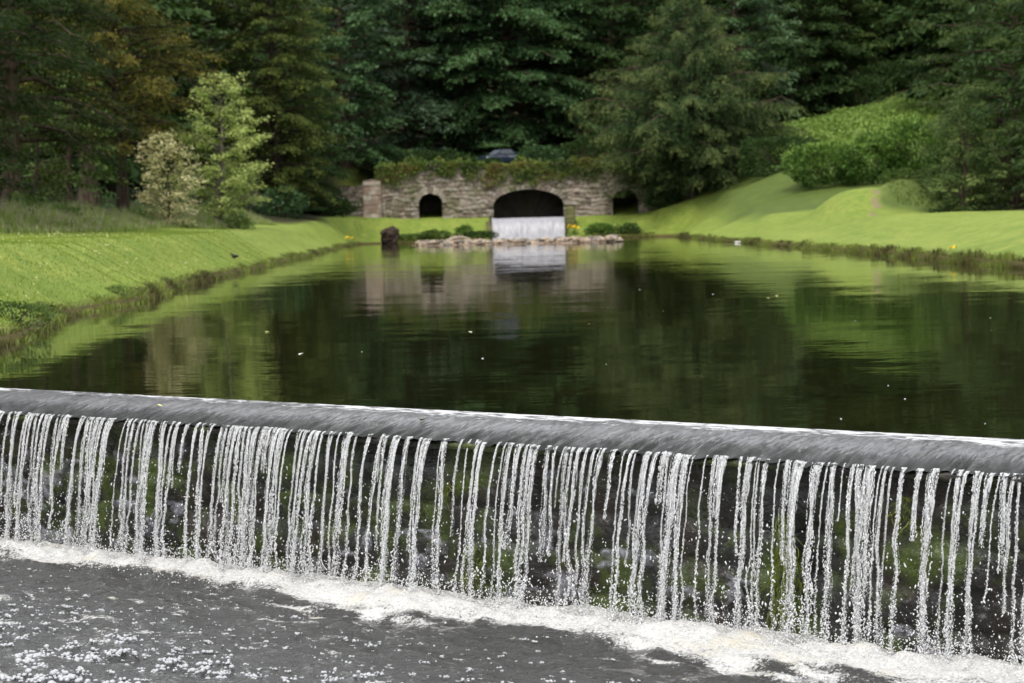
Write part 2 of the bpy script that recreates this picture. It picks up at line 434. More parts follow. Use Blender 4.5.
# ------------------------------------------------------------------ pond water
def slope_normal(nt, amount, parts):
    """a world normal from independent slope noise: parts = [(scale vec, noise scale, weight)]"""
    tot = None
    for sc, s, wt in parts:
        n = nz(nt, texco(nt, sc), s, 2, .5)
        a = N(nt, 'ShaderNodeVectorMath', operation='SUBTRACT'); L(nt, n.outputs['Color'], a.inputs[0]); a.inputs[1].default_value = (.5, .5, .5)
        b = N(nt, 'ShaderNodeVectorMath', operation='SCALE'); L(nt, a.outputs[0], b.inputs[0]); b.inputs['Scale'].default_value = wt * amount
        if tot is None: tot = b.outputs[0]
        else:
            c = N(nt, 'ShaderNodeVectorMath', operation='ADD'); L(nt, tot, c.inputs[0]); L(nt, b.outputs[0], c.inputs[1]); tot = c.outputs[0]
    pos = nt.nodes.new('ShaderNodeNewGeometry'); sx = nt.nodes.new('ShaderNodeSeparateXYZ'); L(nt, pos.outputs['Position'], sx.inputs[0])
    mr = nt.nodes.new('ShaderNodeMapRange'); L(nt, sx.outputs['Y'], mr.inputs['Value'])
    for k_, v_ in (('From Min', 60), ('From Max', 140), ('To Min', 1), ('To Max', 2.6)): mr.inputs[k_].default_value = v_
    wnd = N(nt, 'ShaderNodeVectorMath', operation='SCALE'); L(nt, tot, wnd.inputs[0]); L(nt, mr.outputs[0], wnd.inputs['Scale']); tot = wnd.outputs[0]
    m = N(nt, 'ShaderNodeVectorMath', operation='MULTIPLY'); L(nt, tot, m.inputs[0]); m.inputs[1].default_value = (1, 1, 0)
    geo = nt.nodes.new('ShaderNodeNewGeometry')
    c = N(nt, 'ShaderNodeVectorMath', operation='ADD'); L(nt, m.outputs[0], c.inputs[0]); L(nt, geo.outputs['Normal'], c.inputs[1])
    q = N(nt, 'ShaderNodeVectorMath', operation='NORMALIZE'); L(nt, c.outputs[0], q.inputs[0])
    return q.outputs[0]

m, nt, out = M('pond_water')
n1 = nz(nt, texco(nt, (.2, .5, 1)), 1, 3)
c = ramp(nt, n1.outputs['Fac'], [(.3, (.005, .006, .002)), (.7, (.011, .011, .0035))]).outputs['Color']
p = principled(nt, out, c, .035, .5, IOR=1.33)
L(nt, slope_normal(nt, .017, [((.35, 1.0, 1), .9, .9), ((1.2, 5.0, 1), 1.6, 1.1), ((3, 9.0, 1), 2.0, .7)]), p.inputs['Normal'])
pp = [tuple(W(S0, .01, 0)), (-9.2, 30, 0), (-10.4, 60, 0), (-14, 150, 0), (-14.5, 175, 0), (-13, 178, 0), (15, 178, 0), (15.6, 150, 0), (15.6, 6, 0), tuple(W(S1, .01, 0))]
o = mesh_obj('pond_water', pp, [list(range(len(pp)))], m, smooth=False)
tag(o, kind='structure', label='still dark pond mirroring the trees')

# ------------------------------------------------------------------ weir: stone wall and crest
m, nt, out = M('wet_weir_stone')
v = texco(nt)
n1 = nz(nt, v, 1.3, 5, .6); n2 = nz(nt, v, 5, 5, .65); n3 = nz(nt, v, 26, 4, .7)
c = ramp(nt, n2.outputs['Fac'], [(.3, (.003, .003, .003)), (.5, (.010, .010, .0095)), (.72, (.034, .032, .030))]).outputs['Color']
c = mix(nt, ramp(nt, n1.outputs['Fac'], [(.5, (0, 0, 0)), (.62, (1, 1, 1))]).outputs['Color'], c, mix(nt, n3.outputs['Fac'], (.009, .007, .005), (.034, .023, .017)))
c = mix(nt, ramp(nt, nz(nt, v, 2.2, 5, .6, .6).outputs['Fac'], [(.47, (0, 0, 0)), (.62, (.9, .9, .9))]).outputs['Color'], c, mix(nt, n3.outputs['Fac'], (.012, .022, .004), (.085, .12, .014)))
p = principled(nt, out, c, .28, .5); bump(nt, p, n2.outputs['Fac'], .9, .06)
MWEIR = m
weir = tag(empty('weir', tuple(W(5, .3, LOW))), 'long low stone weir with water pouring over its rounded crest', 'weir')
def child_at(o, par):
    o.parent = par; o.matrix_parent_inverse = Matrix.Translation(-Vector(par.location)); return o
ss = np.arange(S0, S1, .05); zz = np.linspace(-CREST_DZ - .05, LOW - .8, 44)
SS, ZZ = np.meshgrid(ss, zz, indexing='ij')
course = np.floor((ZZ + 5) / .31); hx = (SS + .45 * (course % 2) + .2 * noise(course * 3.7, 0, seed=2)) / .85
edge = np.minimum(np.abs((ZZ + 5) / .31 - np.round((ZZ + 5) / .31)) * .31, np.abs(hx - np.round(hx)) * .85)
OO = CREST_O - .20 + .045 * fbm(SS * 2.2, ZZ * 2.2, oct=4, seed=21) + .05 * noise(np.floor(hx) * 5.1, course * 3.3, seed=8) - .05 * np.exp(-(edge / .03) ** 2) + .06 * (-CREST_DZ - ZZ)
def grid_faces(a, b):
    i = np.arange(a - 1)[:, None] * b; j = np.arange(b - 1)[None]
    return np.stack([i + j, i + j + 1, i + b + j + 1, i + b + j], -1).reshape(-1, 4)
o = mesh_obj('stone_face', W(SS, OO, ZZ).reshape(-1, 3), grid_faces(*SS.shape), MWEIR); child_at(o, weir)
# crest slab (below the sheet of water)
prof = np.array([(-.7, -.8), (-.6, -.06), (0, -.03), (.25, -.05), (.5, -.09), (.7, -.15), (CREST_O - .03, -CREST_DZ - .02), (CREST_O - .05, -CREST_DZ - .07), (.3, -CREST_DZ - .10)])
ss2 = np.arange(S0, S1, .08)
V = np.stack([W(ss2, a + .012 * noise(ss2 * 3, q, seed=4), b + .008 * noise(ss2 * 4, q, seed=6)) for q, (a, b) in enumerate(prof)], 1)
o = mesh_obj('crest_stone', V.reshape(-1, 3), grid_faces(len(ss2), len(prof)), MWEIR); child_at(o, weir)

# sheet of water sliding over the crest
m, nt, out = M('crest_water')
rz = math.atan2(We[1], We[0])
v = texco(nt, (1, 1, 1), (0, 0, -rz))
mp = nt.nodes.new('ShaderNodeMapping'); mp.inputs['Scale'].default_value = (30, 5, 5); L(nt, v, mp.inputs['Vector'])
a1 = nz(nt, mp.outputs[0], 1.3, 6, .68, .7)
a2 = nz(nt, v, 2.6, 4)
fl = attr(nt, 'flow')
thin = math_(nt, 'ADD', math_(nt, 'MULTIPLY_ADD', a1.outputs['Fac'], 1.25, -.24), math_(nt, 'MULTIPLY', math_(nt, 'SUBTRACT', a2.outputs['Fac'], fl), .46))
c = ramp(nt, thin, [(.26, (.004, .006, .003)), (.37, (.010, .012, .008)), (.46, (.026, .026, .027)), (.58, (.10, .10, .107))]).outputs['Color']
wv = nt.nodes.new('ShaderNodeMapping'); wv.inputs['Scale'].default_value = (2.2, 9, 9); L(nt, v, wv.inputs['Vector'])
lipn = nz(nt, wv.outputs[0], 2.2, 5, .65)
lip_glint = math_(nt, 'ADD', attr(nt, 'lip'), math_(nt, 'MULTIPLY', math_(nt, 'SUBTRACT', lipn.outputs['Fac'], .5), 1.5))
c = mix(nt, ramp(nt, lip_glint, [(.50, (0, 0, 0)), (.72, (1, 1, 1))]).outputs['Color'], c, (.60, .61, .63))  # sky glint along the lip, painted into the base colour as white patches
p = principled(nt, out, c, .12, .5, IOR=1.33); bump(nt, p, a1.outputs['Fac'], 1.0, .022)
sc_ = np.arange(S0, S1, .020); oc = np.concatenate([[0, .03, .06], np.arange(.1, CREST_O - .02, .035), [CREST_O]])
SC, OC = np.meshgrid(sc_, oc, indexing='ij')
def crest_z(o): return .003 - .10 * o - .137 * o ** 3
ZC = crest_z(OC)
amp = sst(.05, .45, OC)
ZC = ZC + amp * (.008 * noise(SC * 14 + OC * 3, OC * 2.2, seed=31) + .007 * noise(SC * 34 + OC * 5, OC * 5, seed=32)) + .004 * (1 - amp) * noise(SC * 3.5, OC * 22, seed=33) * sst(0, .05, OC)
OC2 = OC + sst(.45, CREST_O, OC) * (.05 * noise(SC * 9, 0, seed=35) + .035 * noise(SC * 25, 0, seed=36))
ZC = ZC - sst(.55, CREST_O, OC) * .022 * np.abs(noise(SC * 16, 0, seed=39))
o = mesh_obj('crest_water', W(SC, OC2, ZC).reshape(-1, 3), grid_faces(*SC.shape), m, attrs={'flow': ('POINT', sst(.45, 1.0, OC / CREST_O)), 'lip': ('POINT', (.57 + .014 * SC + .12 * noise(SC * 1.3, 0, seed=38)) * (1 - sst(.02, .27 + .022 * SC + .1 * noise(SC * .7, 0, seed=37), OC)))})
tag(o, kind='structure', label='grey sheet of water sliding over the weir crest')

# ------------------------------------------------------------------ falling water
m, nt, out = M('falling_water')
p = principled(nt, out, (.86, .87, .89), .10, .5, IOR=1.33, Transmission_Weight=.28)
MFALL = m
P_, S_, A_ = [], [], []
RV, RF, RA = [], [], []; rb_ = 0
G9 = 9.81
LEN = -CREST_DZ - LOW
def lip(s): return CREST_O + .05 * noise(s * 9, 0, seed=35) + .035 * noise(s * 25, 0, seed=36)
def stream(s, wd, v0, nth, k0, endz=LOW, full=True):
    """one braid of falling water: threads of joined drops crossing inside a narrow ribbon, loosening on the way down"""
    global rb_
    l0 = float(lip(np.array(s))) - .04; z0 = -CREST_DZ + .018; lat = rng.normal(0, .035)
    def path(f):
        t = np.sqrt(2 * np.maximum(f, 0) / G9); k = f / LEN
        ds = lat * t + (.003 + .022 * k) * noise(f * 5 + k0 * 13.1, k0 * 1.7, seed=41) + .010 * k * noise(f * 17, k0 * 3.1, seed=42)
        return ds, l0 + v0 * t + .02 * k * noise(f * 6, k0 * 2.3, seed=43)
    length = z0 - endz
    for q in range(nth):
        r0 = (.0015 + .0036 * rng.random() ** 1.4) * (.85 + wd * 3)
        brk = rng.uniform(-.1, .35) * length
        nmax = int(length / (r0 * 1.2)) + 2
        gap = r0 * (1.0 + 1.6 * rng.random(nmax)); f = np.cumsum(gap)
        more = (f > brk) & (rng.random(nmax) < .20 + .34 * f / length); gap = gap + more * r0 * rng.uniform(1, 7, nmax)
        f = np.cumsum(gap); f = f[f < length]
        if len(f) < 4: continue
        k = f / LEN; ds, oo = path(f)
        half = wd * .5 * (1 - .25 * k + .5 * k ** 2)
        kk = np.clip((k - .35) / .65, 0, 1); bra = half * np.sin(q * 2.4 + f * rng.uniform(3, 9) + rng.uniform(0, 6)) * rng.uniform(.35, 1.0) + half * rng.uniform(-.8, .8) * .6
        jit = rng.normal(0, 1, (len(f), 2)) * (.0022 + .0055 * kk ** 1.5)[:, None]
        pts = W(s + ds + bra + jit[:, 0], oo + .4 * half * np.cos(q * 1.7 + f * 7) + jit[:, 1], z0 - f)
        rad = r0 * (.45 + .8 * np.abs(noise(f * 34, k0 * 5.9 + q * 3.3, seed=44)) + .35 * rng.random(len(f))) * (1 + .55 * kk * rng.random(len(f)))
        el = 1.0 + 1.9 * rng.random(len(f)) ** 1.5
        gr = np.gradient(pts, axis=0); gl = np.linalg.norm(gr, axis=1)[:, None] + 1e-9
        P_.append(pts); S_.append(np.stack([rad, rad * rng.uniform(.6, 1, len(f)), rad * el], 1)); A_.append(gr / gl + rng.normal(0, .35, pts.shape) * (.3 + k)[:, None])
    if full:      # the thin clear film that joins the threads
        f = np.linspace(0, length * rng.uniform(.5, 1.0), 46); k = f / LEN; ds, oo = path(f)
        half = wd * .5 * (.75 + .5 * noise(f * 9, k0 * 4.1, seed=45)) * (1 - .55 * np.linspace(0, 1, 46)); half = np.maximum(half, .0015)
        mid = .3 * half * noise(f * 12, k0 * 2.9, seed=46)
        V = np.stack([W(s + ds - half, oo - .004, z0 - f), W(s + ds + mid, oo + .004 + half * .3, z0 - f), W(s + ds + half, oo - .004, z0 - f)], 1)
        RV.append(V.reshape(-1, 3)); RF.append(grid_faces(46, 3) + rb_); RA.append(np.repeat(k, 3)); rb_ += 46 * 3
s = S0 + .2; kb = 0
while s < 15.5:
    dens_ = .5 + .5 * float(noise(s * .9, 0, seed=47))
    kb += 1
    wd = rng.uniform(.006, .040) + (.05 * rng.random() if rng.random() < .3 else 0)
    stream(s, wd, rng.uniform(.36, .62), int(3 + wd * 150), kb, LOW if rng.random() < .75 else rng.uniform(-1.25, -.5), True)
    nd = int(rng.integers(16, 38))
    f = rng.random(nd) ** .6 * LEN; t = np.sqrt(2 * f / G9); k = f / LEN
    rad = (.0014 + .0072 * rng.random(nd) ** 2.2) * (.6 + .6 * k)
    P_.append(W(s + rng.normal(0, .05 + .03 * k, nd), CREST_O + rng.uniform(.25, .8) * t * rng.uniform(.4, 1.2, nd), -CREST_DZ - f))
    S_.append(np.stack([rad, rad * rng.uniform(.6, 1, nd), rad * rng.uniform(1, 2.4, nd)], 1)); A_.append(np.tile([[0, 0, 1.]], (nd, 1)) + rng.normal(0, .5, (nd, 3)))
    s += wd * .3 + .018 + rng.gamma(2.0, .009 + .012 * dens_)
# splashes flung up near the foot
for q in range(420):
    s_ = rng.uniform(S0, 15); n_ = int(rng.integers(6, 18)); u = np.linspace(0, 1, n_); hgt = rng.uniform(.06, .24); run = rng.uniform(-.16, .16); ou = rng.uniform(-.05, .25)
    P = W(s_ + run * u, 1.0 + ou * u, LOW + .05 + hgt * 4 * u * (1 - u * rng.uniform(.6, 1)))
    rad = rng.uniform(.002, .006, n_); P_.append(P + rng.normal(0, .006, P.shape)); S_.append(np.stack([rad, rad, rad * rng.uniform(1, 2.2, n_)], 1)); A_.append(np.gradient(P, axis=0))
V, F = beads(np.concatenate(P_), np.concatenate(S_), np.concatenate(A_), ICO0)
o = mesh_obj('falling_water', V, F, MFALL)
tag(o, 'white threads and drops of water falling from the weir crest', 'water', kind='stuff')
m, nt, out = M('water_film')
p = principled(nt, None, (.74, .75, .78), .08, .5, IOR=1.33)
mpx = nz(nt, texco(nt, (1, 1, .35)), 38, 4, .7); bump(nt, p, mpx.outputs['Fac'], .8, .03)
tr = nt.nodes.new('ShaderNodeBsdfTransparent'); ms = nt.nodes.new('ShaderNodeMixShader')
L(nt, ramp(nt, mpx.outputs['Fac'], [(.40, (.12, .12, .12)), (.58, (.62, .62, .62))]).outputs['Color'], ms.inputs[0]); L(nt, tr.outputs[0], ms.inputs[1]); L(nt, p.outputs[0], ms.inputs[2]); L(nt, ms.outputs[0], out.inputs['Surface'])
tag(mesh_obj('water_film', np.concatenate(RV), np.concatenate(RF), m), 'clear films of water joining the falling threads', 'water', kind='stuff')

# thin white water clinging to the wall
m, nt, out = M('wall_film')
v = texco(nt); mpx = nz(nt, v, 18, 4, .7)
p = principled(nt, None, (.26, .26, .30), .12, .5, IOR=1.33); bump(nt, p, mpx.outputs['Fac'], .8, .03)
tr = nt.nodes.new('ShaderNodeBsdfTransparent'); ms = nt.nodes.new('ShaderNodeMixShader')
fa = math_(nt, 'MULTIPLY', ramp(nt, attr(nt, 'wet'), [(.0, (0, 0, 0)), (.35, (1, 1, 1))]).outputs['Color'], ramp(nt, mpx.outputs['Fac'], [(.38, (.15, .15, .15)), (.6, (.85, .85, .85))]).outputs['Color'])
L(nt, fa, ms.inputs[0]); L(nt, tr.outputs[0], ms.inputs[1]); L(nt, p.outputs[0], ms.inputs[2]); L(nt, ms.outputs[0], out.inputs['Surface'])
sf = np.arange(S0, 15.5, .018); zf = np.arange(LOW - .02, -.32, .018); SF, ZF = np.meshgrid(sf, zf, indexing='ij')
wet = fbm(SF * 5.2, ZF * 8.5, oct=4, seed=51) + .35 * noise(SF * .9, 0, seed=52) - .42 - .55 * sst(LOW + .35, -.25, ZF)
OF = CREST_O - .20 + .045 * fbm(SF * 2.2, ZF * 2.2, oct=3, seed=21) + .06 * (-CREST_DZ - ZF) + .045 + .05 * np.clip(wet, 0, .5)
F = grid_faces(*SF.shape); F = F[wet.reshape(-1)[F].max(1) > 0]
tag(mesh_obj('wall_film_water', W(SF, OF, ZF).reshape(-1, 3), F, m, attrs={'wet': ('POINT', wet)}), 'patches of white water running down the wet weir stones', 'water', kind='stuff')

# ------------------------------------------------------------------ lower pool
sg = np.concatenate([np.arange(S0, -1.5, .12), np.arange(-1.5, 13, .034), np.arange(13, 25.1, .2)])
og = np.concatenate([np.arange(.2, 5.6, .034), np.geomspace(5.65, 60, 50)])
SG, OG = np.meshgrid(sg, og, indexing='ij')
PW = W(SG, OG, 0)
fade = 1 - sst(7, 20, OG)
ZG = (.026 * noise(SG * 1.7 + .5 * OG, OG * 3.4, seed=61) + .026 * noise(SG * 3.4, OG * 7.0, seed=62) + .013 * noise(SG * 7, OG * 14, seed=63) + .0055 * noise(SG * 13, OG * 27, seed=68)) * fade
near = np.exp(-((OG - 1.1) / .40) ** 2)
ZG = ZG + near * (.07 * np.abs(fbm(SG * 3, OG * 4, oct=4, seed=64)) + .03)
foam = 1.15 - sst(1.12, 1.85 + .5 * noise(SG * .8, 0, seed=65), OG) * 1.6 + .85 * fbm(SG * 3.0, OG * 8.0, oct=5, seed=66) * sst(1.2, 1.8, OG)
foam = foam + .5 * np.maximum(0, fbm(SG * 2.2 + 7, OG * 7, oct=5, seed=67) - .3) - .12
m, nt, out = M('lower_pool_water')
fm = math_(nt, 'ADD', attr(nt, 'foam'), math_(nt, 'MULTIPLY', math_(nt, 'SUBTRACT', nz(nt, texco(nt), 34, 6, .78).outputs['Fac'], .5), 2.6))
fx = nz(nt, texco(nt, (1, 2.6, 1), (0, 0, -rz)), 11, 7, .72, .3)
fm = math_(nt, 'ADD', fm, ramp(nt, fx.outputs['Fac'], [(.52, (0, 0, 0)), (.70, (.5, .5, .5))]).outputs['Color'])
fmr = ramp(nt, fm, [(.38, (0, 0, 0)), (.50, (.5, .5, .5)), (.85, (1, 1, 1))]).outputs['Color']
p = principled(nt, None, (.034, .034, .033), .05, .5, IOR=1.33)
nb = nz(nt, texco(nt, (1, 2.2, 1), (0, 0, -rz)), 8, 4, .6, .4); bump(nt, p, nb.outputs['Fac'], .8, .05)
fnz = nz(nt, texco(nt), 40, 5, .75); fn2 = nz(nt, texco(nt), 2.5, 3)
fc = ramp(nt, fnz.outputs['Fac'], [(.3, (.46, .45, .43)), (.6, (.74, .74, .74))]).outputs['Color']
fc = mix(nt, ramp(nt, fn2.outputs['Fac'], [(.55, (0, 0, 0)), (.7, (.6, .6, .6))]).outputs['Color'], fc, (.66, .60, .46))
p2 = principled(nt, None, fc, .5, .3)
bump(nt, p2, fnz.outputs['Fac'], .9, .04)
ms = nt.nodes.new('ShaderNodeMixShader'); L(nt, fmr, ms.inputs[0]); L(nt, p.outputs[0], ms.inputs[1]); L(nt, p2.outputs[0], ms.inputs[2]); L(nt, ms.outputs[0], out.inputs['Surface'])
PW[..., 2] = LOW + ZG
o = mesh_obj('lower_pool_water', PW.reshape(-1, 3), grid_faces(*SG.shape), m, attrs={'foam': ('POINT', foam)})
tag(o, kind='structure', label='choppy grey pool streaked with foam below the weir')

# splashing foam heaped at the foot of the fall
m, nt, out = M('splash_foam'); principled(nt, out, (.72, .72, .72), .3, .4, IOR=1.33, Transmission_Weight=.15); MFOAM = m
n = 15000
fs = rng.uniform(S0 + .1, 15, n); fo = rng.normal(1.10, .16, n); hz = np.abs(rng.normal(0, .055, n)) * np.exp(-((fo - 1.08) / .25) ** 2) * (1.1 + noise(fs * 3.1, 0, seed=71))
rad = rng.uniform(.002, .008, n) * (1 - .5 * np.clip(hz / .15, 0, 1))
V, F = beads(W(fs, fo, LOW + .03 + hz * 1.5), np.stack([rad, rad, rad], 1), None, ICO0)
tag(mesh_obj('splash_foam', V, F, MFOAM), 'white spray and froth thrown up where the falling water lands', 'foam', kind='stuff')

# bubbles riding on the lower pool
m, nt, out = M('bubble_froth'); principled(nt, out, (.50, .51, .54), .10, .5, IOR=1.33, Transmission_Weight=.3)
bp, bs = [], []
nc = 0
while nc < 7500:
    s_, o_ = rng.uniform(-1, 13), rng.uniform(1.5, 5.8)
    dens = .14 + .7 * sst(1.9, 4.0, o_) + .5 * max(0, float(noise(s_ * .8, o_ * .9, seed=75)))
    if float(noise(s_ * 1.7, o_ * 2.2, seed=76)) < -.6 or rng.random() > dens: continue
    nc += 1
    k = int(1 + rng.exponential(3.4)); big = (.0035 + .0180 * rng.random() ** 2.2) * (.65 + .75 * sst(2.4, 4.8, o_))
    a = rng.uniform(0, 6.28, k); rr = big * 1.15 * np.sqrt(np.arange(k)) * rng.uniform(.7, 1.2, k)
    r_ = big * rng.uniform(.4, 1.0, k)
    bp.append(W(s_ + rr * np.cos(a) * 1.4, o_ + rr * np.sin(a), LOW + r_ * .45 + .012)); bs.append(np.stack([r_, r_, r_ * .85], 1))
V, F = beads(np.concatenate(bp), np.concatenate(bs), None, ICO1)
tag(mesh_obj('foam_bubbles', V, F, m), 'clusters of round white bubbles drifting on the lower pool', 'foam', kind='stuff')

def wall_hit(px, py, o):
    """point on the vertical plane o of the weir seen in a given direction"""
    d = ray(px, py); k = ((WA + Wn * o - EYE) @ Wn) / (d @ Wn); return EYE + d * k
def gz1(x, y): return float(ground(np.array([x]), np.array([y]))[0])

# weed and moss on the weir wall
weed_mat = leaf_mat('wet_weed', [(0, (.02, .035, .005)), (.45, (.07, .10, .010)), (.8, (.15, .19, .015)), (1, (.24, .23, .04))], transl=.2, rough=.3, spec=.5)
def weed_strands(name, px, py0, py1, wid, n, label):
    a = wall_hit(px, py0, CREST_O - .10); b = wall_hit(px, py1, CREST_O - .10)
    V, F, rn = [], [], []; base = 0; span = a[2] - b[2]
    for q in range(n):
        st_ = rng.random() ** 1.4; zt = a[2] - span * .75 * st_; ln = min(span * rng.uniform(.12, .5), zt - LOW - .01); k = 7
        off = rng.normal(0, wid) * (.35 + .65 * st_); u = np.linspace(0, 1, k)
        c = np.array([a[0], a[1], 0])[None] + We[None] * (off * (1 + .5 * u) + .05 * noise(u * 2.5, q * 7.1, seed=81) + rng.normal(0, .05) * u)[:, None]
        c = c + Wn[None] * (.03 * rng.random() + .03 * np.sin(u * 2.5))[:, None]; c[:, 2] = zt - ln * u
        hw = (.0022 + .004 * rng.random()) * (1 - .8 * u)
        V.append(np.concatenate([c - We * hw[:, None], c + We * hw[:, None]])); col_ = rng.random()
        for r in range(k - 1): F.append([base + r, base + r + 1, base + k + r + 1, base + k + r]); rn.append(col_)
        base += 2 * k
    return tag(mesh_obj(name, np.concatenate(V), F, weed_mat, attrs={'rnd': ('FACE', rn), 'tip': ('FACE', np.zeros(len(rn)))}), label, 'water weed')
weed_mat.node_tree.nodes  # wet hanging weed
weed_strands('trailing_weed', 787, 512, 652, .08, 230, 'yellow green weed hanging down the weir face in long wet strands')
weed_strands('moss_tuft', 474, 545, 596, .05, 120, 'small green moss tuft near the foot of the weir wall')
weed_strands('moss_tuft', 905, 495, 540, .05, 70, 'green tuft high on the weir stones under the crest')
weed_strands('moss_tuft', 446, 480, 510, .045, 60, 'little mossy fringe just below the middle of the weir crest')

# ------------------------------------------------------------------ arched stone bridge
def stone_mat(name, stops, moss=.0):
    m, nt, out = M(name)
    c = ramp(nt, attr(nt, 'rnd'), stops).outputs['Color']
    v = texco(nt); n1 = nz(nt, v, 2.2, 5, .65); n2 = nz(nt, v, .5, 4)
    c = mix(nt, ramp(nt, n1.outputs['Fac'], [(.35, (.0, .0, .0)), (.7, (.7, .7, .7))]).outputs['Color'], c, (.13, .115, .09))
    c = mix(nt, ramp(nt, n2.outputs['Fac'], [(.5 - moss, (0, 0, 0)), (.72 - moss, (.8, .8, .8))]).outputs['Color'], c, mix(nt, n1.outputs['Fac'], (.05, .075, .02), (.12, .12, .045)))
    p = principled(nt, out, c, .9, .1); bump(nt, p, n1.outputs['Fac'], .7, .08)
    return m
PINK = [(0, (.08, .068, .055)), (.3, (.20, .16, .13)), (.6, (.34, .28, .24)), (.85, (.25, .225, .195)), (1, (.42, .37, .32))]
MSTONE = stone_mat('rubble_stone', PINK)
MRED = stone_mat('pinkish_pier_stone', [(0, (.22, .15, .115)), (.5, (.33, .26, .215)), (1, (.40, .35, .30))], -.12)
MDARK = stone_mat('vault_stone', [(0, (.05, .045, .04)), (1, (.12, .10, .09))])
YW = 180.0
ARCH = [(X(528.5, YW), 3.18, 1.0, 3.1, 4.5, 'main'), (X(431, YW), 1.06, 1.4, 3.55, 4.35, 'l'), (X(625, YW), 1.14, 1.3, 3.4, 4.25, 'r')]
def in_arch(x, z, a, grow=0.0):
    xc, hw, zb, zs, zt, _ = a
    r = ((x - xc) / (hw + grow)) ** 2 + (np.maximum(z - zs, 0) / (zt - zs + grow)) ** 2
    return (r < 1) & (z > zb - .1)
bridge = tag(empty('stone_bridge', (1.4, YW, 2.0)), 'old rubble stone bridge wall with one wide arch and two small ones', 'bridge')
def top_z(x): return 6.85 - .012 * x + .30 * noise(x * .45, 0, seed=91) + .14 * noise(x * 2.2, 0, seed=92)
def rubble(x0, x1, z0, ztop, yf, name, mat, parent, holes=(), step=.1, course=.40, length=.56, amp=.07, depth=None):
    xs = np.arange(x0, x1 + .001, step); zs = np.arange(z0, z0 + (np.max(ztop(xs)) - z0) + step, step)
    XX, ZZ = np.meshgrid(xs, zs, indexing='ij')
    wz = ZZ + .16 * noise(XX * 1.3, ZZ * 1.3, seed=93) + .07 * noise(XX * 3.1, ZZ * 3.1, seed=193); wx = XX + .16 * noise(XX * 1.2 + 9, ZZ * 2.1, seed=94)
    row = np.floor(wz / course); cx = (wx + .37 * row + .3 * noise(row * 5.3, 0, seed=95)) / length; ci = np.floor(cx)
    e = np.minimum(np.abs(wz / course - np.round(wz / course)) * course, np.abs(cx - np.round(cx)) * length)
    rn = _h(ci.astype(np.int64), row.astype(np.int64), np.zeros_like(row, dtype=np.int64), 5)
    ZT = np.minimum(ZZ, np.broadcast_to(ztop(xs)[:, None], ZZ.shape))
    YY = yf - amp * 1.3 * rn + .14 * np.exp(-(e / .05) ** 2) + .03 * noise(XX * 4, ZZ * 4, seed=96)
    F = grid_faces(*XX.shape); V = np.stack([XX, YY, ZT], -1).reshape(-1, 3)
    fx = V[F].mean(1); keep = np.ptp(V[F][:, :, 2], axis=1) > 1e-4
    for a in holes: keep &= ~in_arch(fx[:, 0], fx[:, 2], a)
    F = F[keep]; fr = rn.reshape(-1)[F[:, 0]] * .85 + .15 * rng.random(len(F))
    o = mesh_obj(name, V, F, mat, attrs={'rnd': ('FACE', fr)}); child_at(o, parent); return o
rubble(X(379, YW), 14.6, .3, top_z, YW, 'wall_face', MSTONE, bridge, ARCH)
def arch_outline(a, n, g=0.0):
    xc, hw, zb, zs, zt, _ = a
    th = np.linspace(0, np.pi, n)
    P = [(xc + hw + g, zb)] + [(xc + (hw + g) * math.cos(t), zs + (zt - zs + g) * math.sin(t)) for t in th] + [(xc - hw - g, zb)]
    return np.array(P)
for a in ARCH:
    P = arch_outline(a, 26, .06)
    ys = np.array([YW - .02, YW + 1, YW + 3, YW + 6.6])
    V = np.stack([np.stack([P[:, 0], np.full(len(P), y), P[:, 1]], -1) for y in ys], 0)
    g = Geo(); g.add(V.reshape(-1, 3), grid_faces(len(ys), len(P)))
    nb = len(P); g.add(np.concatenate([V[-1], [[a[0], ys[-1], a[2]]]]), [[q, q + 1, nb] for q in range(nb - 1)])
    o = g.build('arch_vault', MDARK); at_ = o.data.attributes.new('rnd', 'FLOAT', 'FACE'); at_.data.foreach_set('value', rng.random(len(o.data.polygons)).astype(np.float32))
    child_at(o, bridge)
    # ring of wedge stones
    g = Geo(); nst = int(np.pi * (a[1] + a[4] - a[3]) / 2 / .30)
    th = np.linspace(-.06, np.pi + .06, nst + 1); xc, hw, zb, zs, zt, _ = a
    rv = []
    for q in range(nst):
        t0, t1 = th[q] + .012, th[q + 1] - .012; dp = rng.uniform(.38, .62); pr = YW - .10 - rng.uniform(0, .07); ii = rng.uniform(-.06, .02)
        co = []
        for y in (pr, YW + .35):
            for t, gg in ((t0, ii), (t1, ii), (t1, dp), (t0, dp)):
                co.append((xc + (hw + gg) * math.cos(t), y, zs + (zt - zs + gg) * math.sin(t)))
        g.add(co, [[0, 1, 2, 3], [4, 7, 6, 5], [0, 4, 5, 1], [3, 2, 6, 7], [0, 3, 7, 4], [1, 5, 6, 2]]); rv += [rng.random()] * 6
    o = g.build('arch_ring', MSTONE, smooth=False, attrs={'rnd': ('FACE', rv)}); child_at(o, bridge)
# deck, carried over the vaults
g = Geo(); xs = np.linspace(-14, 16, 40); ys = np.linspace(YW + .05, 189, 8)
XX, YY = np.meshgrid(xs, ys, indexing='ij'); g.add(np.stack([XX, YY, top_z(XX) - .12 + .1 * noise(XX, YY, seed=97)], -1).reshape(-1, 3), grid_faces(40, 8))
o = g.build('deck', plain_mat('deck_earth', (.05, .04, .025), (.07, .08, .03), 1.5)); child_at(o, bridge)
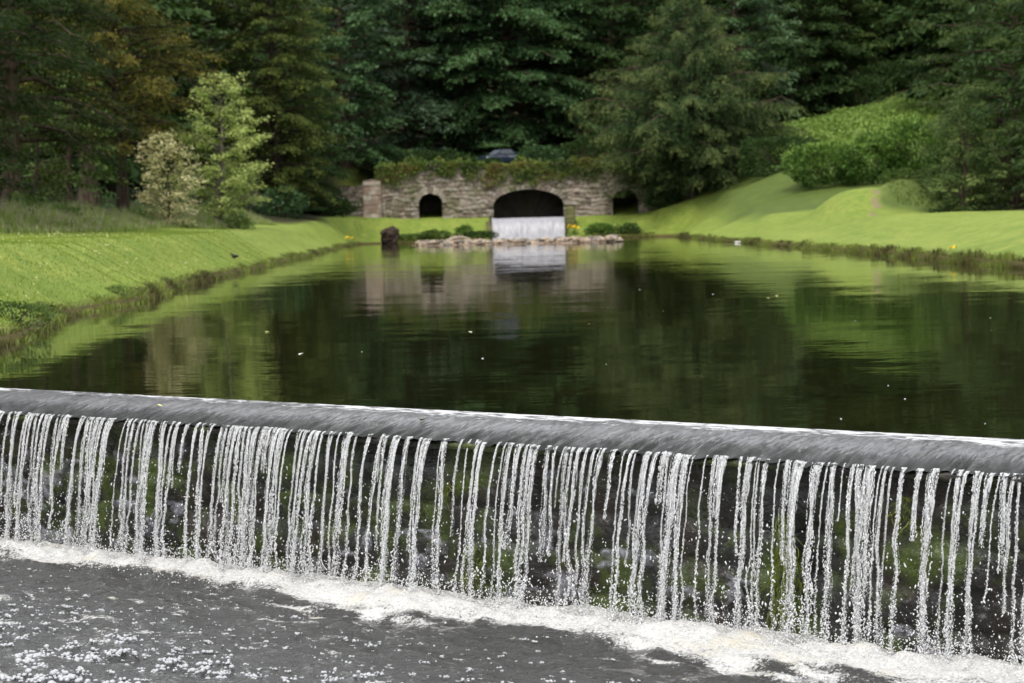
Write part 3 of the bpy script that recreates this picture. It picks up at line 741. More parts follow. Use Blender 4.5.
# pier and wing wall at the left end
def box_rubble(x0, x1, z0, z1, yf, name, mat, depth):
    xs = np.concatenate([[x0] * 4, np.arange(x0, x1 + .01, .12), [x1] * 4]); ysd = np.concatenate([np.linspace(depth, .1, 4), np.zeros(len(xs) - 8), np.linspace(.1, depth, 4)])
    zs = np.arange(z0, z1 + .01, .12); XX, ZZ = np.meshgrid(xs, zs, indexing='ij'); YD = np.broadcast_to(ysd[:, None], XX.shape)
    row = np.floor(ZZ / .42); ci = np.floor((XX + YD + .5 * (row % 2)) / .7); rn = _h(ci.astype(np.int64), row.astype(np.int64), row.astype(np.int64), 9)
    e = np.abs(ZZ / .42 - np.round(ZZ / .42)) * .42
    V = np.stack([XX + .04 * noise(ZZ * 2, XX, seed=98), yf + YD - .05 * rn + .06 * np.exp(-(e / .05) ** 2), ZZ], -1)
    F = grid_faces(*XX.shape)
    nV = V.reshape(-1, 3); tp = V[:, -1]; cidx = len(nV); nV = np.concatenate([nV, [tp.mean(0) + [0, 0, .08]]])
    F2 = [[q * len(zs) + len(zs) - 1, (q + 1) * len(zs) + len(zs) - 1, cidx] for q in range(len(xs) - 1)]
    fr = np.concatenate([rn.reshape(-1)[F[:, 0]], rng.random(len(F2))])
    return mesh_obj(name, nV, F, mat, attrs={'rnd': ('FACE', fr)}, F2=F2)
child_at(box_rubble(X(364, YW), X(382, YW), 1.2, 5.75, YW - .45, 'pier', MRED, 2.0), bridge)
rubble(-15.6, X(365, YW), .8, lambda x: 5.3 + .2 * noise(x * 1.3, 0, seed=99), YW + 1.0, 'wing_wall', MSTONE, bridge)
# stone post with a cap right of the cascade
post = tag(empty('stone_post', (X(570, 175.4), 175.4, 0)), 'mossy square stone post with a pale cap stone beside the white cascade', 'stone post')
MPOST = stone_mat('mossy_post_stone', [(0, (.13, .12, .05)), (1, (.24, .22, .10))], .1)
x0, x1 = X(565.8, 175.4), X(575, 175.4)
child_at(box_rubble(x0, x1, -.3, 3.0, 175.4, 'shaft', MPOST, .9), post)
g = Geo(); g.box(((x0 + x1) / 2, 175.8, 3.12), (x1 - x0 + .22, 1.1, .26), jit=.02)
child_at(g.build('cap', MSTONE, smooth=False, attrs={'rnd': ('FACE', [.95] * 6)}), post)

# low retaining walls either side of the cascade
retl = box_rubble(X(489, 174.6) - .3, CAS0 - .02, -.5, 1.75, 174.6, 'retaining_wall', MPOST, 7.0); tag(retl, 'low mossy stone wall holding the bank left of the cascade', 'wall')
retr = box_rubble(CAS1 + .02, X(566, 175.4) + .9, -.5, 1.7, 176.6, 'retaining_wall', MPOST, 6.0); tag(retr, 'low dark stone wall behind the mossy post', 'wall')

# cascade: a smooth apron of white water under the big arch
m, nt, out = M('cascade_water')
v = texco(nt, (5, 1, .7)); n1 = nz(nt, v, 2.2, 5, .65); n2 = nz(nt, texco(nt, (2, 1, 6)), 1.5, 3)
c = ramp(nt, n1.outputs['Fac'], [(.3, (.15, .15, .175)), (.55, (.25, .25, .275)), (.75, (.36, .36, .38))]).outputs['Color']
c = mix(nt, math_(nt, 'MULTIPLY', n2.outputs['Fac'], .3), c, (.45, .45, .50))
p = principled(nt, out, c, .35, .4); bump(nt, p, n1.outputs['Fac'], .6, .05)
xs = np.arange(CAS0, CAS1 + .01, .09); pr = [(187.0, 1.9), (179, 1.93), (177.0, 1.95), (176.6, 1.90), (176.3, 1.72), (176.0, 1.35), (175.75, .9), (175.55, .45), (175.4, .1), (175.3, -.1)]
V = np.stack([np.stack([xs, y + (.05 * noise(xs * 4, z * .8, seed=101) if 0 < z < 1.9 else 0) + 0 * xs, z + .015 * noise(xs * 3, y, seed=102)], -1) for y, z in pr], 1)
o = mesh_obj('cascade_water', V.reshape(-1, 3), grid_faces(len(xs), len(pr)), m); tag(o, kind='structure', label='broad white cascade pouring from under the big arch into the pond')

# ------------------------------------------------------------------ rocks
def rock_mesh(name, seed, mat, sx=1, sy=1, sz=.7, sub=ICO2, rough=.28):
    V, F = sub; V = V.copy(); r = 1 + rough * fbm(V[:, 0] * 1.3 + seed * 7, V[:, 1] * 1.3, V[:, 2] * 1.3, 3, seed)
    V = V * r[:, None] * [sx, sy, sz]
    V = np.clip(V, -np.array([sx, sy, sz]) * .92, np.array([sx, sy, sz]) * .92)
    return mesh_obj(name, V, F, mat, smooth=False)
ROCKM = [plain_mat('pale_rock', (.22, .17, .13), (.42, .35, .27), 3), plain_mat('tan_rock', (.13, .09, .065), (.28, .21, .15), 3), plain_mat('grey_rock', (.08, .07, .06), (.24, .21, .18), 3)]
protos = [rock_mesh('rock', 3 + q, ROCKM[q % 3], 1, rng.uniform(.8, 1.1), rng.uniform(.55, .75)) for q in range(7)]
first = True; used = set()
for q in range(290):
    t = rng.random(); px = 416 + 204 * t
    Y = 149 - 8 * t + rng.uniform(-1.2, 6.5) * (1 if rng.random() < .75 else .3)
    k = int(rng.integers(0, 7)); sc_r = rng.uniform(.13, .29) * (1 - .35 * (abs(t - .5) > .47))
    o = protos[k] if k not in used else protos[k].copy()
    if k in used: col.objects.link(o)
    used.add(k)
    o.location = (X(px, Y), Y, rng.uniform(.02, .3)); o.scale = (sc_r * rng.uniform(1, 1.5), sc_r, sc_r * rng.uniform(.8, 1.2)); o.rotation_euler = (rng.uniform(-.3, .3), rng.uniform(-.3, .3), rng.uniform(0, 6.3))
    tag(o, 'pale brown rock in the long low heap of stones across the pond before the cascade', 'rock', 'rocks heaped in the pond below the cascade')
# shoal of gravel the rocks lie on
xs = np.linspace(0, 1, 90); wsh = np.linspace(-1, 1, 12); XX, WW = np.meshgrid(xs, wsh, indexing='ij')
px = 412 + 212 * XX; Yc = 151 - 8 * XX; YY = Yc + WW * 4.2 * np.clip(np.minimum(XX, 1 - XX) * 8, .1, 1)
ZZ = .10 * (1 - WW ** 2) * np.clip(np.minimum(XX, 1 - XX) * 10, 0, 1) + .05 * noise(XX * 30, WW * 4, seed=103) - .03
tag(mesh_obj('gravel_shoal', np.stack([(px - CX) / FPX * YY, YY, ZZ], -1).reshape(-1, 3), grid_faces(90, 12), ROCKM[1]), 'low gravel shoal under the heap of rocks', 'gravel', kind='stuff')
# driftwood and stump
g = Geo(); P0 = at(447, 239.5, 150); P0[2] = .28
g.tube(np.stack([P0 + [0, 0, 0], P0 + [.5, .1, .22], P0 + [1.1, .2, .26], P0 + [1.7, .3, .12]]), [.13, .16, .13, .06], 7)
g.tube(np.stack([P0 + [.7, .1, .2], P0 + [1.0, 0, .5]]), [.06, .02], 5)
tag(g.build('driftwood', plain_mat('driftwood_bark', (.20, .16, .12), (.36, .31, .25), 6)), 'short pale driftwood log lying on the left of the rock heap', 'log')
MST = plain_mat('dark_stump', (.012, .009, .007), (.055, .036, .024), 3, bumpd=.1)
lob = np.array([(0, 0, .25, .72, .6, .78), (.30, .1, .5, .58, .5, .52), (-.28, -.1, .62, .46, .4, .5), (.40, 0, .0, .46, .4, .8), (-.05, -.2, -.3, .74, .5, .7), (-.42, .1, -.1, .40, .4, .8)])
V, F = beads(lob[:, :3], lob[:, 3:], None, ICO2)
V = V + .16 * np.stack([noise(V[:, 0] * 3.3, V[:, 1] * 3.3, V[:, 2] * 3.3, seed=q) for q in (77, 78, 79)], 1) + .07 * np.stack([noise(V[:, 0] * 8, V[:, 1] * 8, V[:, 2] * 8, seed=q) for q in (87, 88, 89)], 1)
o = mesh_obj('tree_stump', V, F, MST); o.location = (X(389, 170.5), 170.5, .6); o.rotation_euler = (.1, -.32, .4); o.scale = (1.0, 1, .78); tag(o, 'dark weathered stump leaning over the water at the left end of the far bank', 'tree stump')

# ------------------------------------------------------------------ plants
def leafquads(C, A, Bv, ln, wd, fold=.25):
    """rhombic leaves folded along the midrib; two triangles each"""
    A = A / (np.linalg.norm(A, axis=1)[:, None] + 1e-9)
    Bv = Bv - A * (A * Bv).sum(1)[:, None]; Bv /= np.linalg.norm(Bv, axis=1)[:, None] + 1e-9
    Nn = np.cross(A, Bv)
    V = np.stack([C - A * (ln / 2)[:, None], C + Bv * (wd / 2)[:, None] - Nn * (fold * wd)[:, None], C + A * (ln / 2)[:, None], C - Bv * (wd / 2)[:, None] - Nn * (fold * wd)[:, None]], 1)
    i = np.arange(len(C))[:, None] * 4
    F = np.concatenate([i + np.array([[0, 1, 2]]), i + np.array([[0, 2, 3]])], 1).reshape(-1, 3)
    return V.reshape(-1, 3), F

BARK = bark_mat('bark_brown', (.035, .025, .018), (.12, .09, .065))
BARKD = bark_mat('bark_dark', (.018, .014, .010), (.06, .045, .032))
BARKG = bark_mat('bark_grey', (.06, .055, .045), (.17, .15, .12))

def make_tree(name, mat, H, Rad, base, prof, nl, rise, droop, srise, sdroop, leaf, dens, seed, aspect=.55, thick=.12, spread=1.0, hang=0.0, trunk_r=None, bark=None, lean=(0, 0), top=1.0, upn=1.0, tipmin=.55, var=.72, floor_=.25):
    global rng
    keep_rng = rng; rng = np.random.default_rng(seed)
    root = empty(name)
    g = Geo(); tr = trunk_r or H * .016
    u = np.linspace(0, 1, 9); ax = np.stack([lean[0] * u ** 1.5 + .15 * np.sin(u * 5 + seed), lean[1] * u ** 1.5 + .12 * np.sin(u * 4 + 2 * seed), H * .97 * u - .4], 1)
    ax[0, :2] *= 0
    rad = tr * (1 - .93 * u) + .02; rad[0] *= 1.45
    g.tube(ax, rad, 9)
    def axis_at(z):
        k = np.clip((z + .4) / (H * .97), 0, 1); return np.stack([np.interp(k, u, ax[:, 0]), np.interp(k, u, ax[:, 1]), z], -1)
    C_, A_, T_, W_ = [], [], [], []
    for q in range(nl):
        t = (q + rng.random()) / nl; t = t ** 1.12
        z = base * H + (H * top - base * H) * t
        Li = max(.35, Rad * prof(t) * rng.uniform(var, 1.1)); az = q * 2.39996 + rng.normal(0, .35)
        dh = np.array([math.cos(az), math.sin(az), 0]); ri = rise + .35 * t + rng.normal(0, .08); dr = droop * (1 - .6 * t) + rng.normal(0, .06)
        b = axis_at(np.array(z))
        def P(uu): return b[None] + dh[None] * (Li * uu)[:, None] + np.array([[0, 0, 1.]]) * (Li * (ri * uu - dr * uu ** 2))[:, None]
        uu = np.linspace(0, 1, 6); pb = P(uu); pb[1:-1] += rng.normal(0, .025 * Li, (4, 3))
        g.tube(pb, np.maximum(.012, (tr * .30 * (1 - t * .6) + .01 * Li) * (1 - .9 * uu) * .8), 5, cap=False)
        m_ = int(7 + Li * 4.2 * spread)
        us = rng.uniform(.12, 1.0, m_) ** .8; az2 = az + rng.choice([-1, 1], m_) * rng.uniform(.25, 1.35, m_)
        l2 = Li * .36 * (1.12 - us) * rng.uniform(.6, 1.3, m_) + .35 * leaf / .25
        k2 = np.maximum(2, (dens * l2 / leaf * rng.uniform(.7, 1.3, m_)).astype(int))
        idx = np.repeat(np.arange(m_), k2); v = rng.random(len(idx)) ** .75
        d2 = np.stack([np.cos(az2), np.sin(az2), np.zeros(m_)], 1)
        Pb = P(us)[idx]; l = l2[idx]
        sd_ = sdroop * rng.uniform(.5, 1.4, m_)[idx]
        Q = Pb + d2[idx] * (l * v * (1 - hang))[:, None]; Q[:, 2] += l * (srise * v - sd_ * v ** 2)
        Q += rng.normal(0, 1, Q.shape) * np.array([thick * 1.6, thick * 1.6, thick]) * (leaf / .25) ** .5
        tg = d2[idx].copy() * (1 - hang); tg[:, 2] = srise - 2 * sd_ * v; tg += rng.normal(0, .35, tg.shape)
        C_.append(Q); A_.append(tg); T_.append(np.clip((us[idx] + .35 * v - tipmin) / (1.35 - tipmin), 0, 1)); W_.append(rng.normal(0, .12, m_)[idx] + rng.normal(0, .08))
    Cc = np.concatenate(C_); Aa = np.concatenate(A_); n = len(Cc)
    Cc[:, 2] = np.where(Cc[:, 2] < floor_, floor_ + .3 * rng.random(n), Cc[:, 2])
    Bv = np.stack([-Aa[:, 1], Aa[:, 0], np.zeros(n)], 1) + rng.normal(0, .35 / upn, (n, 3))
    ln = leaf * (.5 + 1.25 * rng.random(n) ** 1.4)
    V, F = leafquads(Cc, Aa, Bv, ln, ln * aspect * rng.uniform(.7, 1.2, n))
    rn = np.clip(np.concatenate(W_) + .5 + rng.normal(0, .16, n), 0, 1); tp = np.clip(np.concatenate(T_) * rng.uniform(.4, 1.2, n), 0, 1)
    g.build('trunk', bark or BARK, root)
    mesh_obj('crown', V, F, mat, root, True, {'rnd': ('FACE', np.repeat(rn, 2)), 'tip': ('FACE', np.repeat(tp, 2))})
    rng = keep_rng
    return root
NLEAF = 0
def place(o, px, Y, rz=0.0, dz=0.0, sc=1.0, label=None, cat='tree', group=None):
    x = X(px, Y); o.location = (x, Y, gz1(x, Y) - .1 + dz); o.rotation_euler = (0, 0, rz); o.scale = (sc,) * 3
    tag(o, label, cat, group); return o
dome = lambda t: (1 - t ** 2.2) ** .6 * (.72 + .28 * min(1, t * 5))
cone = lambda t: (1 - t) ** .75 * (.75 + .25 * min(1, t * 6)) + .05
colm = lambda t: (1 - t ** 3) ** .7 * (.8 + .2 * min(1, t * 4))

mt_beech = leaf_mat('beech_leaves', [(0, (.016, .042, .015)), (.5, (.034, .080, .028)), (1, (.066, .13, .045))], (.075, .145, .05))
mt_blue = leaf_mat('bluish_leaves', [(0, (.018, .041, .020)), (.5, (.038, .078, .038)), (1, (.072, .125, .064))], (.07, .115, .062))
mt_dark = leaf_mat('dark_wood_leaves', [(0, (.014, .031, .010)), (.5, (.032, .063, .019)), (1, (.058, .10, .03))], rough=.7, spec=.1)
mt_deep = leaf_mat('blackish_needles', [(0, (.008, .017, .005)), (.5, (.018, .034, .010)), (1, (.034, .055, .016))], rough=.7, spec=.08)  # darkest needle tone, for the two far-left yews
mt_olive = leaf_mat('olive_yew_needles', [(0, (.02, .034, .008)), (.5, (.046, .068, .014)), (1, (.08, .105, .022))], (.10, .125, .028), rough=.7, spec=.1)
mt_gold = leaf_mat('brown_gold_needles', [(0, (.030, .036, .007)), (.5, (.078, .076, .014)), (1, (.135, .115, .022))], (.15, .125, .025), rough=.7, spec=.1)
mt_yew = leaf_mat('weeping_yew_needles', [(0, (.014, .034, .012)), (.5, (.032, .062, .020)), (1, (.058, .095, .030))], (.14, .165, .05), rough=.7, spec=.12)
mt_pale = leaf_mat('pale_cream_leaves', [(0, (.10, .16, .025)), (.5, (.33, .44, .09)), (1, (.64, .70, .24))], (.64, .72, .24), transl=.42)
mt_cream = leaf_mat('cream_pink_leaves', [(0, (.14, .19, .04)), (.4, (.44, .46, .18)), (.75, (.70, .63, .36)), (1, (.76, .64, .46))], (.70, .62, .38), transl=.42)
mt_sap = leaf_mat('young_green_leaves', [(0, (.025, .05, .010)), (.5, (.05, .09, .016)), (1, (.09, .14, .03))], (.09, .15, .03))
mt_laurel = leaf_mat('laurel_leaves', [(0, (.020, .050, .008)), (.5, (.048, .110, .017)), (1, (.09, .17, .03))], (.20, .32, .06), rough=.5, spec=.2)
mt_ryew = leaf_mat('right_yew_needles', [(0, (.016, .038, .009)), (.5, (.038, .076, .017)), (1, (.068, .115, .026))], (.07, .10, .026), rough=.65, spec=.15)

# left wood
place(make_tree('yew_tree', mt_deep, 19, 6.2, .10, dome, 90, .15, .3, .1, .5, .17, 3.6, 11, aspect=.42), -70, 70, label='dark yew at the left edge with boughs down to the tall grass')
place(make_tree('yew_tree', mt_deep, 22, 6.0, .17, dome, 105, .1, .35, .1, .5, .17, 3.5, 12, aspect=.42, trunk_r=.42), 14, 84, label='tall dark yew leftmost of the trunks behind the tall grass')
place(make_tree('yew_tree', mt_olive, 23, 5.6, .22, dome, 90, .12, .35, .1, .6, .17, 3.3, 13, aspect=.42, trunk_r=.52), 88, 110, label='yew with the thickest grey trunk behind the tall grass')
place(make_tree('larch_tree', mt_gold, 21, 5.6, .20, dome, 120, .28, .3, .1, .5, .17, 2.6, 14, aspect=.42, bark=BARKD, trunk_r=.30, hang=.1), 122, 101, label='brown gold tree with loose spreading boughs above the cream shrub')
place(make_tree('young_fir', mt_sap, 7.4, 2.9, .28, cone, 34, .2, .5, .1, .4, .18, 3.0, 15, trunk_r=.2), 74, 96, label='small bright green fir in front of the dark trunks', cat='tree')
place(make_tree('young_fir', mt_olive, 6.0, 2.2, .2, cone, 28, .2, .5, .1, .4, .18, 3.0, 16, trunk_r=.14), 40, 92, label='short olive green fir beside the leftmost trunks')
place(make_tree('pale_tree', mt_pale, 8.6, 2.7, .05, lambda t: dome(t) * (.75 + .5 * abs(math.sin(t * 9))), 70, .5, .4, .2, .5, .13, 3.3, 17, trunk_r=.14, bark=BARKG), 223, 113, label='pale cream green tree shining in front of the dark wood')
place(make_tree('cream_shrub', mt_cream, 4.5, 1.7, .05, dome, 40, .6, .3, .3, .3, .15, 3.0, 18, trunk_r=.08), 168, 97, label='low cream and pink leaved shrub left of the pale tree', cat='shrub')
place(make_tree('yew_tree', mt_olive, 27, 5.8, .09, colm, 150, .12, .34, .1, .5, .22, 3.2, 19, aspect=.45, bark=BARKD), 277, 164, label='huge olive green yew right of the pale tree')
place(make_tree('broadleaf_tree', mt_sap, 29, 6.5, .08, dome, 110, .3, .3, .2, .4, .32, 2.8, 20), 205, 166, label='mid green broadleaf rising behind the pale cream tree')
place(make_tree('yew_tree', mt_dark, 22, 5.0, .0, colm, 110, .12, .34, .1, .5, .25, 3.0, 33), 302, 176, label='dark yew filling the shade between the olive yew and the stone pier')
place(make_tree('broadleaf_tree', mt_beech, 27, 5.8, .03, colm, 110, .2, .4, .15, .5, .32, 3.0, 21), 347, 190, label='deep green broadleaf standing over the pink stone pier')
# centre
place(make_tree('beech_tree', mt_beech, 33, 12.5, .01, dome, 200, .12, .34, .12, .35, .34, 2.7, 22, thick=.13, upn=1.6), 510, 205, label='great beech with layered green boughs above the big arch')
place(make_tree('beech_tree', mt_blue, 30, 9.2, .0, dome, 140, .15, .36, .12, .4, .33, 2.6, 23, upn=1.4), 412, 203, label='bluish green beech above the small left arch')
place(make_tree('beech_tree', mt_dark, 31, 9.0, .0, dome, 130, .15, .36, .12, .4, .36, 2.6, 24), 612, 206, label='dark beech between the great beech and the weeping yew')
# right
place(make_tree('weeping_yew', mt_yew, 18.6, 13.0, .10, lambda t: (1 - t) ** .95 * (.50 + .62 * min(1, t / .30)) + .03, 230, .16, .30, .0, .75, .20, 2.9, 25, hang=.2, aspect=.36, tipmin=.8, var=.6, thick=.09), 691, 178.5, label='broad weeping yew with drooping layered boughs at the right end of the wall')
place(make_tree('broadleaf_tree', mt_beech, 25, 6.6, .05, dome, 100, .15, .34, .12, .4, .36, 2.6, 26, upn=1.5), 738, 187, label='green layered broadleaf behind the right shoulder of the weeping yew')
place(make_tree('wood_tree', mt_dark, 21, 7.2, .03, dome, 100, .15, .35, .12, .45, .36, 2.6, 27), 806, 214, label='dark round tree above the left end of the sunlit hillside plants')
place(make_tree('wood_tree', mt_ryew, 19, 5.4, .03, dome, 90, .15, .35, .12, .45, .36, 2.6, 28), 846, 218, label='dark tree behind the middle of the sunlit hillside plants')
place(make_tree('yew_tree', mt_ryew, 21, 6.2, .02, colm, 140, .12, .30, .1, .5, .18, 3.4, 29, aspect=.45), 1014, 122, label='massive dark yew at the right edge reaching down to the lawn')
place(make_tree('yew_tree', mt_ryew, 6.6, 3.0, .02, dome, 60, .25, .3, .15, .5, .16, 3.8, 30, aspect=.45), 962, 116, label='low bushy yew spilling onto the lawn at the right beside the mound')
place(make_tree('yew_tree', mt_dark, 19, 6.0, .02, colm, 90, .12, .35, .1, .5, .27, 3.0, 31), 1100, 106, label='dark yew beyond the right edge of the lawn')
# wood filling the slope behind
pa = make_tree('forest_tree', mt_dark, 30, 9.5, .03, dome, 90, .15, .33, .12, .45, .6, 2.0, 41, aspect=.7)
pb_ = make_tree('forest_tree', mt_beech, 28, 8.5, .03, dome, 85, .15, .33, .12, .45, .6, 2.0, 42, aspect=.7)
ft = [(-160, 130), (-90, 150), (-20, 128), (45, 150), (110, 158), (160, 196), (250, 215), (320, 232), (385, 242), (455, 250), (520, 262), (585, 252), (655, 232), (700, 246), (765, 246), (830, 262), (893, 250), (950, 256), (975, 188), (1040, 176), (1110, 150), (1180, 190), (1240, 150), (-240, 170), (60, 205), (180, 260), (900, 300), (480, 320), (650, 310), (300, 300), (1060, 260), (868, 236), (915, 232), (850, 300), (940, 222), (640, 222), (790, 234)]
for q, (px, Y) in enumerate(ft):
    src = pa if q % 2 == 0 else pb_
    o = src if q < 2 else copy_tree(src)
    place(o, px, Y, rz=q * 1.7, sc=rng.uniform(.85, 1.12), label='tall dark forest tree on the wooded slope behind the nearer trees', group='forest trees on the slope behind')

def make_bush(name, mat, Rx, Ry, H, n, leaf, seed, box=0.0, aspect=.5, base=.02, stems=6, up=.5):
    global rng
    keep_rng = rng; rng = np.random.default_rng(seed)
    root = empty(name)
    d = rng.normal(0, 1, (n, 3)); d /= np.linalg.norm(d, axis=1)[:, None]; d[:, 2] = np.where(d[:, 2] < -.9, -d[:, 2], d[:, 2])
    if box: d = d / (np.abs(d) ** (2 + box * 6)).sum(1)[:, None] ** (1 / (2 + box * 6))
    lump = 1 + .36 * fbm(d[:, 0] * 2.2 + seed, d[:, 1] * 2.2, d[:, 2] * 2.2, 3, seed) * (1 - .7 * box)
    r = lump * (1 - .34 * rng.random(n) ** 2 + .10 * rng.random(n) ** 6)
    C = d * r[:, None] * [Rx, Ry, H * .52] + [0, 0, H * .5]
    C[:, 2] = np.maximum(C[:, 2], base) - .06 * H
    A = d + rng.normal(0, .6, (n, 3)); A[:, 2] += up
    B = np.cross(A, d + rng.normal(0, .5, (n, 3)))
    ln = leaf * rng.uniform(.7, 1.4, n)
    V, F = leafquads(C, A, B, ln, ln * aspect)
    tp = np.clip((r / lump - .88) / .12, 0, 1) * np.clip(d[:, 2] + .5, 0, 1) * rng.random(n)
    rn = np.clip(.5 + .3 * fbm(d[:, 0] * 3, d[:, 1] * 3, d[:, 2] * 3, 2, seed + 5) + rng.normal(0, .18, n), 0, 1)
    g = Geo()
    for q in range(stems):
        a = rng.uniform(0, 6.28); tip_ = np.array([math.cos(a) * Rx * .6, math.sin(a) * Ry * .6, H * .75])
        g.tube(np.stack([[0, 0, -.2], tip_ * [.35, .35, .45], tip_]), [.03 * H, .02 * H, .006 * H], 5)
    g.build('stems', BARK, root)
    mesh_obj('foliage', V, F, mat, root, True, {'rnd': ('FACE', np.repeat(rn, 2)), 'tip': ('FACE', np.repeat(tp, 2))})
    rng = keep_rng
    return root
G_ = 'laurel bushes on the right slope'
place(make_bush('laurel_bush', mt_laurel, 2.9, 2.4, 3.4, 6200, .25, 51), 826, 157, label='laurel bush at the left end of the row on the slope', cat='bush', group=G_)
place(make_bush('laurel_bush', mt_laurel, 2.7, 2.4, 3.6, 6200, .25, 52), 871, 154, label='laurel bush in the middle of the row on the slope', cat='bush', group=G_)
place(make_bush('laurel_bush', mt_laurel, 3.0, 2.6, 4.0, 6600, .25, 53), 913, 152, dz=.3, label='tallest laurel bush next to the right hand yew', cat='bush', group=G_)
place(make_bush('clipped_hedge', mt_dark, 3.2, 1.3, 3.1, 5200, .24, 54, box=.8), 780, 169, label='dark clipped hedge between weeping yew and laurels', cat='hedge')
place(make_bush('mound_plants', mt_sap, 1.5, 1.3, .9, 1500, .16, 55, up=1.2), 903, 124.5, dz=-.15, label='leafy clump growing on top of the grassy mound', cat='plant')
# far bank
place(make_bush('waterside_bush', mt_laurel, 1.3, .9, 1.15, 1500, .2, 56), 600, 173.2, dz=-.15, label='leafy green bush right of the yellow flowers', cat='bush')
place(make_bush('waterside_bush', mt_sap, 1.0, .8, 1.1, 1200, .2, 57), 628, 173.0, dz=-.1, label='round green bush nearer the end of the right bank', cat='bush')
place(make_bush('waterside_bush', mt_sap, 1.3, .7, .8, 1100, .18, 58), 434, 172.9, label='dark green bush by the water left of the cascade', cat='bush')
place(make_bush('waterside_bush', mt_laurel, .75, .7, 1.0, 800, .18, 59), 463, 173.8, label='yellow green plant standing up by the cascade wall', cat='bush')
place(make_bush('waterside_bush', mt_dark, 1.3, .8, .65, 1000, .18, 60), 480, 173.2, label='low dark bush against the cascade', cat='bush')
place(make_bush('waterside_bush', mt_sap, 1.5, .8, .6, 1000, .18, 61), 412, 173.0, label='low green growth right of the dark stump', cat='bush')
place(make_bush('shade_shrub', mt_beech, 2.0, 1.3, 2.4, 1700, .26, 62), 284, 160, label='dim green shrub under the olive yew', cat='shrub')
place(make_bush('shade_shrub', mt_dark, 2.4, 1.4, 1.8, 1700, .26, 63), 330, 176, label='dark low shrub in the shade left of the stone pier', cat='shrub')
place(make_bush('shade_shrub', mt_dark, 1.6, 1.0, 1.6, 1200, .24, 64), 664, 178, label='dark shrub under the weeping yew beside the small arch', cat='shrub')
for q, (px, Y, rx, h, lab) in enumerate([(392, 193, 2.2, 2.2, 'dark shrub behind the left end of the bridge wall'), (440, 191.5, 2.6, 1.9, 'low dark shrub behind the bridge wall above the small left arch'), (538, 192, 2.4, 2.0, 'dark shrub behind the wall just right of the parked car'), (585, 193, 2.8, 2.6, 'dark shrub behind the wall right of the big arch'), (632, 195, 3.0, 3.2, 'tall dark shrub behind the wall beside the weeping yew'), (492, 190.6, 1.3, 1.0, 'low leafy shrub in front of the parked car')]):
    place(make_bush('wood_shrub', mt_dark if q % 2 else mt_beech, rx, 1.6, h, 2200, .26, 90 + q), px, Y, label=lab, cat='shrub')
# the near left bank
for q, (px, Y, s_, lab) in enumerate([(6, 31.6, .55, 'broad leaved green weed at the left edge of the near bank'), (42, 35, .32, 'small leafy weed on the near left bank edge'), (108, 43.5, .30, 'green weed hanging over the left bank edge')]):
    o = make_bush('bank_weed', mt_sap, 1.0, .9, 1.0, 800, .12, 70 + q, stems=8, up=.9)
    x = left_x(Y) - .25 - float(wobf(left_x(Y), Y)); o.location = (x, Y, gz1(x, Y) - .08); o.scale = (s_, s_, s_ * .8); tag(o, lab, 'plant')

for q, (px, Y, s_, lab) in enumerate([(22, 78, 1.3, 'dark leafy weeds in front of the leftmost trunk'), (58, 83, 1.0, 'clump of leafy weeds among the tall grass under the bright fir'), (132, 96, .9, 'leafy weeds at the middle of the tall grass strip'), (238, 108, .8, 'green weeds at the right end of the tall grass')]):
    o = make_bush('tall_weed', mt_sap, 1.0, .9, 1.1, 900, .15, 170 + q, stems=8, up=.9)
    place(o, px, Y, label=lab, cat='plant', sc=s_)
for q, (px, Y, h, lab) in enumerate([(862, 212, 3.0, 'dark shrub at the top left of the sunlit hillside plants'), (886, 214, 3.4, 'dark shrub at the top of the sunlit hillside under the forest'), (912, 213, 3.0, 'dark shrub at the top right of the sunlit hillside by the tall yew')]):
    place(make_bush('wood_shrub', mt_dark, 3.0, 1.8, h, 2600, .3, 180 + q), px, Y, label=lab, cat='shrub')
# undergrowth behind the tall grass
n = 9000
px = rng.uniform(-60, 360, n); Y = rng.uniform(64, 175, n); x = (px - CX) / FPX * Y; d = shore_dist(x, Y)
k = (x < -17.5) & (d > 7); x, Y = x[k], Y[k]; n = len(x)
hh = rng.random(n) ** 1.5 * (.9 + .8 * noise(x * .3, Y * .3, seed=111))
A = rng.normal(0, 1, (n, 3)); A[:, 2] = np.abs(A[:, 2]); Bv = rng.normal(0, 1, (n, 3)); ln = rng.uniform(.18, .38, n)
V, F = leafquads(np.stack([x, Y, ground(x, Y) + np.maximum(hh, 0)], 1), A, Bv, ln, ln * .5)
tag(mesh_obj('undergrowth', V, F, mt_beech, attrs={'rnd': ('FACE', np.repeat(rng.random(n), 2)), 'tip': ('FACE', np.zeros(2 * n))}), 'low undergrowth on the floor of the left wood', 'undergrowth', kind='stuff')
n = 34000
x = rng.uniform(-75, 75, n); Y = rng.uniform(189, 330, n); k = ((Y > 208) | (x < 22)) & (np.abs(x) < .3 * Y); x, Y = x[k], Y[k]; n = len(x)
A = rng.normal(0, 1, (n, 3)); A[:, 2] = np.abs(A[:, 2]); Bv = rng.normal(0, 1, (n, 3)); ln = rng.uniform(.35, .8, n)
V, F = leafquads(np.stack([x, Y, ground(x, Y, np.full(n, 20.)) + rng.random(n) * .8], 1), A, Bv, ln, ln * .5)
tag(mesh_obj('undergrowth', V, F, mt_dark, attrs={'rnd': ('FACE', np.repeat(rng.random(n), 2)), 'tip': ('FACE', np.zeros(2 * n))}), 'dark undergrowth covering the slope behind the bridge wall', 'undergrowth', kind='stuff')
